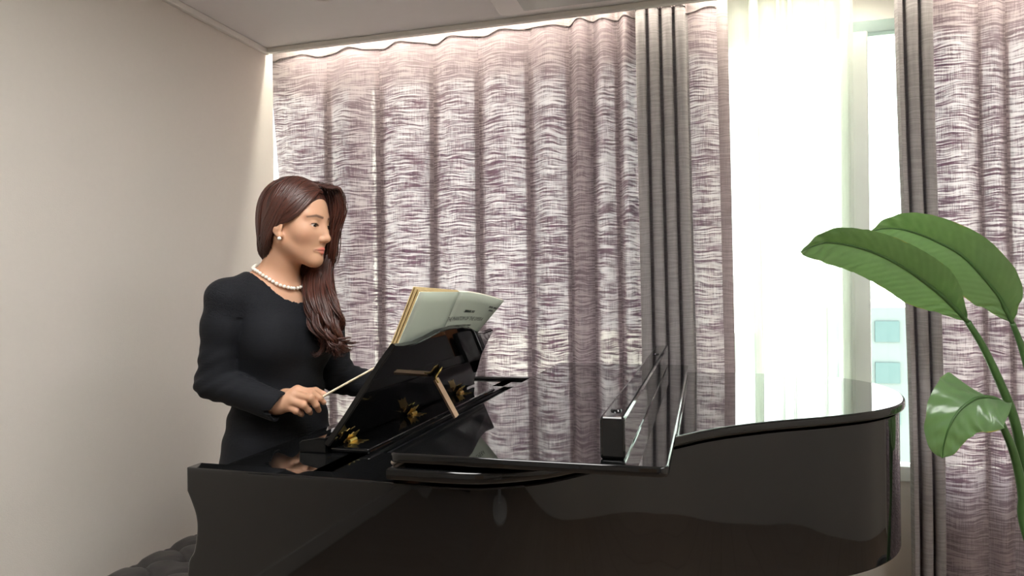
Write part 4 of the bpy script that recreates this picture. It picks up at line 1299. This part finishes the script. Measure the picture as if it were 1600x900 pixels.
eo.location = Vector(PZ(436.5, 372.5, 1.0) - CAM) * (np.linalg.norm(h2w((-0.002, -0.086, -0.046)) - CAM) / np.linalg.norm(PZ(436.5, 372.5, 1.0) - CAM)) + Vector(CAM)
eo['label'] = 'pearl stud earring'

# ---- baton
g0 = HP(507, 618, 0.022)
tipd = PZ(597, 568, 1.800) - g0
tipd = tipd / np.linalg.norm(tipd)
bt = empty('conducting_baton', tuple(g0), 'slender pale wooden baton held in the right hand of the woman', 'baton')
Lb = 0.225
tube('shaft', [g0 - tipd * 0.03, g0, g0 + tipd * Lb * 0.5, g0 + tipd * Lb], [0.0033, 0.0031, 0.0026, 0.0018], M['baton'], bt, 10)
gr = np.array([g0 - tipd * t for t in (0.075, 0.07, 0.055, 0.04, 0.03)])
tube('grip', gr, [0.003, 0.006, 0.007, 0.005, 0.0034], M['wood'], bt, 12)

# ------------------------------------------------------------------ tufted piano bench
bench = empty('piano_bench', (-1.55, 1.93, 0.0), 'dark tufted leather bench between the left wall and the piano', 'bench')
bx0, bx1, by0, by1 = -1.735, -1.385, 1.50, 2.32
nx_, ny_ = 45, 97
V, F = [], []
cx_n, cy_n = 3, 6
btn = []
for a in range(cx_n):
    for b in range(cy_n + (a % 2) - 0):
        u = (a + 0.5) / cx_n; v = (b + (0.5 if a % 2 == 0 else 0.0)) / cy_n
        if 0.04 < v < 0.96: btn.append((u, v))
for i in range(nx_):
    for j in range(ny_):
        u, v = i / (nx_ - 1), j / (ny_ - 1)
        ex = min(u, 1 - u) * (bx1 - bx0); ey = min(v, 1 - v) * (by1 - by0)
        e_ = min(ex, ey)
        z = 0.455 + 0.06 * (1 - max(0, 1 - e_ / 0.07) ** 2.4) ** 0.5
        dmin = 9
        for (bu, bv) in btn:
            d_ = math.hypot((u - bu) * (bx1 - bx0), (v - bv) * (by1 - by0))
            z -= 0.034 * math.exp(-(d_ / 0.026) ** 1.6)
        # diamond creases
        pu, pv = u * cx_n, v * cy_n
        c1 = abs(((pu - 0.5) / 1.0 + (pv - 0.5) * 2.0) / 2.0 % 1.0 - 0.0); c2 = abs(((pu - 0.5) - (pv - 0.5) * 2.0) / 2.0 % 1.0)
        c1 = min(c1, 1 - c1); c2 = min(c2, 1 - c2)
        z -= (0.012 * math.exp(-(c1 / 0.07) ** 2) + 0.012 * math.exp(-(c2 / 0.07) ** 2)) * min(1, e_ / 0.03)
        V.append((bx0 + u * (bx1 - bx0), by0 + v * (by1 - by0), z))
F = [(i * ny_ + j, (i + 1) * ny_ + j, (i + 1) * ny_ + j + 1, i * ny_ + j + 1) for i in range(nx_ - 1) for j in range(ny_ - 1)]
mk('cushion', V, F, M['leather'], bench, True)
for (bu, bv) in btn:
    lathe('button', [(0.0, 0.006), (0.006, 0.005), (0.009, 0.0), (0.008, -0.004)], (bx0 + bu * (bx1 - bx0), by0 + bv * (by1 - by0), 0.476), M['leather'], bench, 12)
box('apron', (bx0 + 0.004, by0 + 0.004, 0.40), (bx1 - 0.004, by1 - 0.004, 0.458), M['black'], bench, 0.004)
for x in (bx0 + 0.03, bx1 - 0.03):
    for y in (by0 + 0.03, by1 - 0.03):
        box('leg', (x - 0.022, y - 0.022, 0.0), (x + 0.022, y + 0.022, 0.40), M['black'], bench, 0.003)

# ------------------------------------------------------------------ potted strelitzia
PB = np.array([0.98, 2.30, 0.0])
plant = empty('potted_plant', tuple(PB), 'tall green plant with large paddle leaves beside the piano tail', 'plant')
lathe('pot', [(0.0, 0.0), (0.12, 0.0), (0.135, 0.02), (0.165, 0.33), (0.172, 0.345), (0.165, 0.355), (0.155, 0.35), (0.15, 0.31), (0.0, 0.31)], tuple(PB), M['pot'], plant, 36)
lathe('soil', [(0.0, 0.318), (0.08, 0.322), (0.151, 0.314)], tuple(PB), M['soil'], plant, 24)
def leaf(name, mid, wl, wr, side, fold_l, fold_r, ripple=0.006, m=10, label=None, tearl=None):
    # mid: midrib points base->tip; side: vector of the blade's left side; widths over t
    P = catmull(mid, 8)
    n = len(P)
    T = np.gradient(P, axis=0); T /= np.linalg.norm(T, axis=1)[:, None]
    side = np.asarray(side, float)
    V, UVs = [], []
    L = np.concatenate([[0], np.cumsum(np.linalg.norm(np.diff(P, axis=0), axis=1))])
    for i in range(n):
        t = i / (n - 1)
        sd = side - T[i] * (side @ T[i]); sd /= np.linalg.norm(sd)
        nr = np.cross(T[i], sd)
        for j in range(-m, m + 1):
            s = j / m
            w = (wl if j >= 0 else wr)(t)
            fo = fold_l if j >= 0 else fold_r
            a = abs(s) * w
            bend = fo * (1 - 0.35 * abs(s))
            off = sd * math.copysign(a * math.cos(bend), j) + nr * (a * math.sin(bend)) if j else np.zeros(3)
            rp = ripple * s * s * math.sin(L[i] * 95 + (1.3 if j > 0 else 0)) + 0.0020 * math.sin((L[i] - abs(s) * 0.04) * 150) * min(1, abs(s) * 4)
            V.append(P[i] + off + nr * rp + T[i] * (0.22 * a * (1 - t) * 0.5))
            UVs.append((L[i], s))
    c = 2 * m + 1
    F = [(i * c + j, i * c + j + 1, (i + 1) * c + j + 1, (i + 1) * c + j) for i in range(n - 1) for j in range(c - 1)]
    me = new_mesh(name, V, F, M['leaf'], True)
    ul = me.uv_layers.new(name='UVMap'); li = np.empty(len(me.loops), int); me.loops.foreach_get('vertex_index', li)
    ul.data.foreach_set('uv', np.asarray(UVs)[li].astype(np.float32).ravel())
    o = link(name, me, plant)
    if label: o['label'] = label
    rb = 0.0055 * (1 - np.linspace(0, 1, n)) + 0.0014
    tube('midrib', P, rb, M['stem'], o, 8)
    return o
def wprof(wmax):
    return lambda t: wmax * (max(0.0, min(1, t / 0.34)) ** 0.85) * max(0.0, 1 - ((t - 0.34) / 0.66) ** 2 if t > 0.34 else 1) ** 0.62
z1 = 1.93
mid1 = [PZ(1512, 503, 2.02), PZ(1488, 478, 2.00), PZ(1463, 455, 1.98), PZ(1412, 418, 1.94), PZ(1356, 391, 1.91), PZ(1300, 379, 1.89), PZ(1272, 384, 1.885), PZ(1251, 394, 1.88)]
toward = -FV
leaf('leaf', mid1, wprof(0.074), wprof(0.078), UV * 0.85 + toward * 0.55, -0.45, -0.30, 0.0012, label='front paddle leaf pointing left over the piano')
mid2 = [PZ(1582, 505, 2.16), PZ(1570, 482, 2.15), PZ(1557, 458, 2.14), PZ(1510, 405, 2.12), PZ(1463, 377, 2.10), PZ(1417, 360, 2.08), PZ(1385, 357, 2.07), PZ(1361, 361, 2.06)]
leaf('leaf', mid2, wprof(0.084), wprof(0.080), UV * 0.9 + toward * 0.45, -0.40, -0.25, 0.0012, label='upper paddle leaf behind the front one')
mid3 = [PZ(1571, 632, 1.97), PZ(1552, 622, 1.955), PZ(1530, 621, 1.94), PZ(1512, 630, 1.925), PZ(1496, 645, 1.92), PZ(1483, 668, 1.92), PZ(1475, 695, 1.93), PZ(1472, 716, 1.94)]
w3 = lambda t: 0.100 * (min(1, t / 0.28) ** 0.9) * (max(0, 1 - t) ** 0.55) * 1.25
leaf('leaf', mid3, w3, w3, -RV * 0.85 + UV * 0.35 - toward * 0.2, 0.18, 0.12, 0.004, label='small drooping leaf with a yellow edge')
def stem(pts, r0, r1):
    P = catmull(pts, 8)
    tube('stem', P, np.linspace(r0, r1, len(P)), M['stem'], plant, 10)
base = PB + np.array([0, 0, 0.32])
stem([base + np.array([-0.02, -0.01, -0.03]), PZ(1603, 800, 2.04), PZ(1597, 715, 2.04), PZ(1583, 650, 2.04), PZ(1560, 592, 2.03), PZ(1535, 540, 2.025), PZ(1512, 503, 2.02)], 0.017, 0.0085)
stem([base + np.array([0.03, 0.02, -0.03]), PZ(1630, 720, 2.14), PZ(1614, 610, 2.15), PZ(1597, 545, 2.16), PZ(1582, 505, 2.16)], 0.017, 0.008)
stem([base + np.array([0.0, -0.03, -0.03]), PZ(1604, 830, 2.0), PZ(1598, 770, 2.0), PZ(1583, 705, 1.99), PZ(1562, 655, 1.985), PZ(1556, 636, 1.975), PZ(1571, 632, 1.97)], 0.016, 0.006)

# ------------------------------------------------------------------ ceiling fittings
dc = PZ(496, -14, 1.0); dc = CAM + (dc - CAM) * ((ZC - CAMZ) / (dc[2] - CAMZ))
dl = empty('ceiling_downlight', (dc[0], dc[1], ZC), 'small round white ceiling fitting near the left wall', 'ceiling light')
lathe('ring', [(0.052, -0.004), (0.060, -0.012), (0.070, -0.012), (0.076, -0.006), (0.077, -0.0005)], (dc[0], dc[1], ZC), M['plastic'], dl, 40)
lathe('lens', [(0.0, -0.020), (0.030, -0.018), (0.050, -0.009), (0.054, -0.0005)], (dc[0], dc[1], ZC), M['plastic'], dl, 40)
ac = empty('ceiling_air_conditioner', (-0.25, 2.36, ZC), 'white ceiling air conditioner panel above the curtain edge', 'air conditioner')
prism('panel', round_poly([(-0.765, 2.12), (0.33, 2.12), (0.33, 2.60), (-0.765, 2.60)], 0.035), ZC - 0.022, ZC - 0.0005, M['plastic'], ac, 0.008, 3, smooth=True)
M['acglass'] = principled('pale_grey_louver', (0.52, 0.55, 0.52), 0.2, 0.02, 20)
prism('louver', round_poly([(-0.66, 2.43), (0.23, 2.43), (0.23, 2.56), (-0.66, 2.56)], 0.012), ZC - 0.027, ZC - 0.022, M['acglass'], ac, 0.002, 2)
prism('intake_grille', round_poly([(-0.66, 2.16), (0.23, 2.16), (0.23, 2.40), (-0.66, 2.40)], 0.012), ZC - 0.025, ZC - 0.022, M['plastic'], ac, 0.001, 2)

# ------------------------------------------------------------------ far side of the room, seen in the piano's lacquer
sb = empty('sideboard', (-0.9, -2.25, 0.0), 'tall white cabinet against the back wall', 'cabinet')
box('body', (-1.25, -2.485, 0.05), (-0.45, -2.08, 1.25), M['cabinet'], sb, 0.004)
for i in range(2):
    for j in range(2):
        dr_ = box('door', (-1.24 + 0.4 * i, -2.08, 0.07 + 0.59 * j), (-0.86 + 0.4 * i, -2.062, 0.645 + 0.59 * j), M['cabinet'], sb, 0.003)
        box('handle', (-0.88 + 0.05 * i, -2.062, 0.31 + 0.59 * j), (-0.868 + 0.05 * i, -2.045, 0.42 + 0.59 * j), M['steel'], dr_, 0.002)
box('plinth', (-1.23, -2.47, 0.0), (-0.47, -2.10, 0.05), M['blacksatin'], sb)
dt = empty('dining_table', (1.35, -1.15, 0.0), 'white oval table with a single pedestal behind the viewer', 'table')
lathe('top', [(0.0, 0.715), (0.50, 0.715), (0.55, 0.725), (0.55, 0.738), (0.54, 0.745), (0.0, 0.745)], (1.35, -1.15, 0), M['cabinet'], dt, 48)
lathe('pedestal', [(0.0, 0.0), (0.27, 0.0), (0.27, 0.015), (0.06, 0.06), (0.04, 0.35), (0.06, 0.68), (0.16, 0.715), (0.0, 0.715)], (1.35, -1.15, 0), M['cabinet'], dt, 32)
d1 = empty('door_1', (0.55, YB, 0.0), 'wooden door in the back wall', 'door'); d1['kind'] = 'structure'; del d1['category']
box('leaf', (0.15, YB, 0.0), (1.0, YB + 0.03, 2.05), M['wood'], d1, 0.004)
box('door_frame', (0.08, YB, 0.0), (0.15, YB + 0.045, 2.12), M['trim'], d1, 0.003)
box('door_frame', (1.0, YB, 0.0), (1.07, YB + 0.045, 2.12), M['trim'], d1, 0.003)
box('door_frame', (0.08, YB, 2.05), (1.07, YB + 0.045, 2.12), M['trim'], d1, 0.003)

# ------------------------------------------------------------------ city outside
gp = box('ground_outside', (-400, 12, -31.0), (400, 500, -30.0), M['gravel'], kind='structure')
def tower(x0, x1, y0, y1, ztop, nb, lab):
    t = empty('apartment_building', ((x0 + x1) / 2, y0, -30.0), lab, 'building', 'apartment blocks outside')
    box('wall', (x0, y0, -30), (x1, y1, ztop), M['concrete'], t)
    nfl = int((ztop + 12) / 3.0)
    for k in range(nfl):
        z = ztop - 1.0 - 3.0 * k
        for b in range(nb):
            w = (x1 - x0) / nb
            box('window', (x0 + w * (b + 0.18), y0 - 0.12, z - 1.5), (x0 + w * (b + 0.82), y0 + 0.05, z), M['winband'], t)
tower(9.0, 19.0, 55, 70, -0.4, 4, 'pale apartment block seen faintly through the sheer curtain')
tower(20.5, 29.0, 62, 78, -1.5, 3, 'pale apartment block seen right of the window post')
tower(-4.0, 6.0, 80, 95, -4.0, 4, 'lower pale apartment block far behind the sheer curtain')
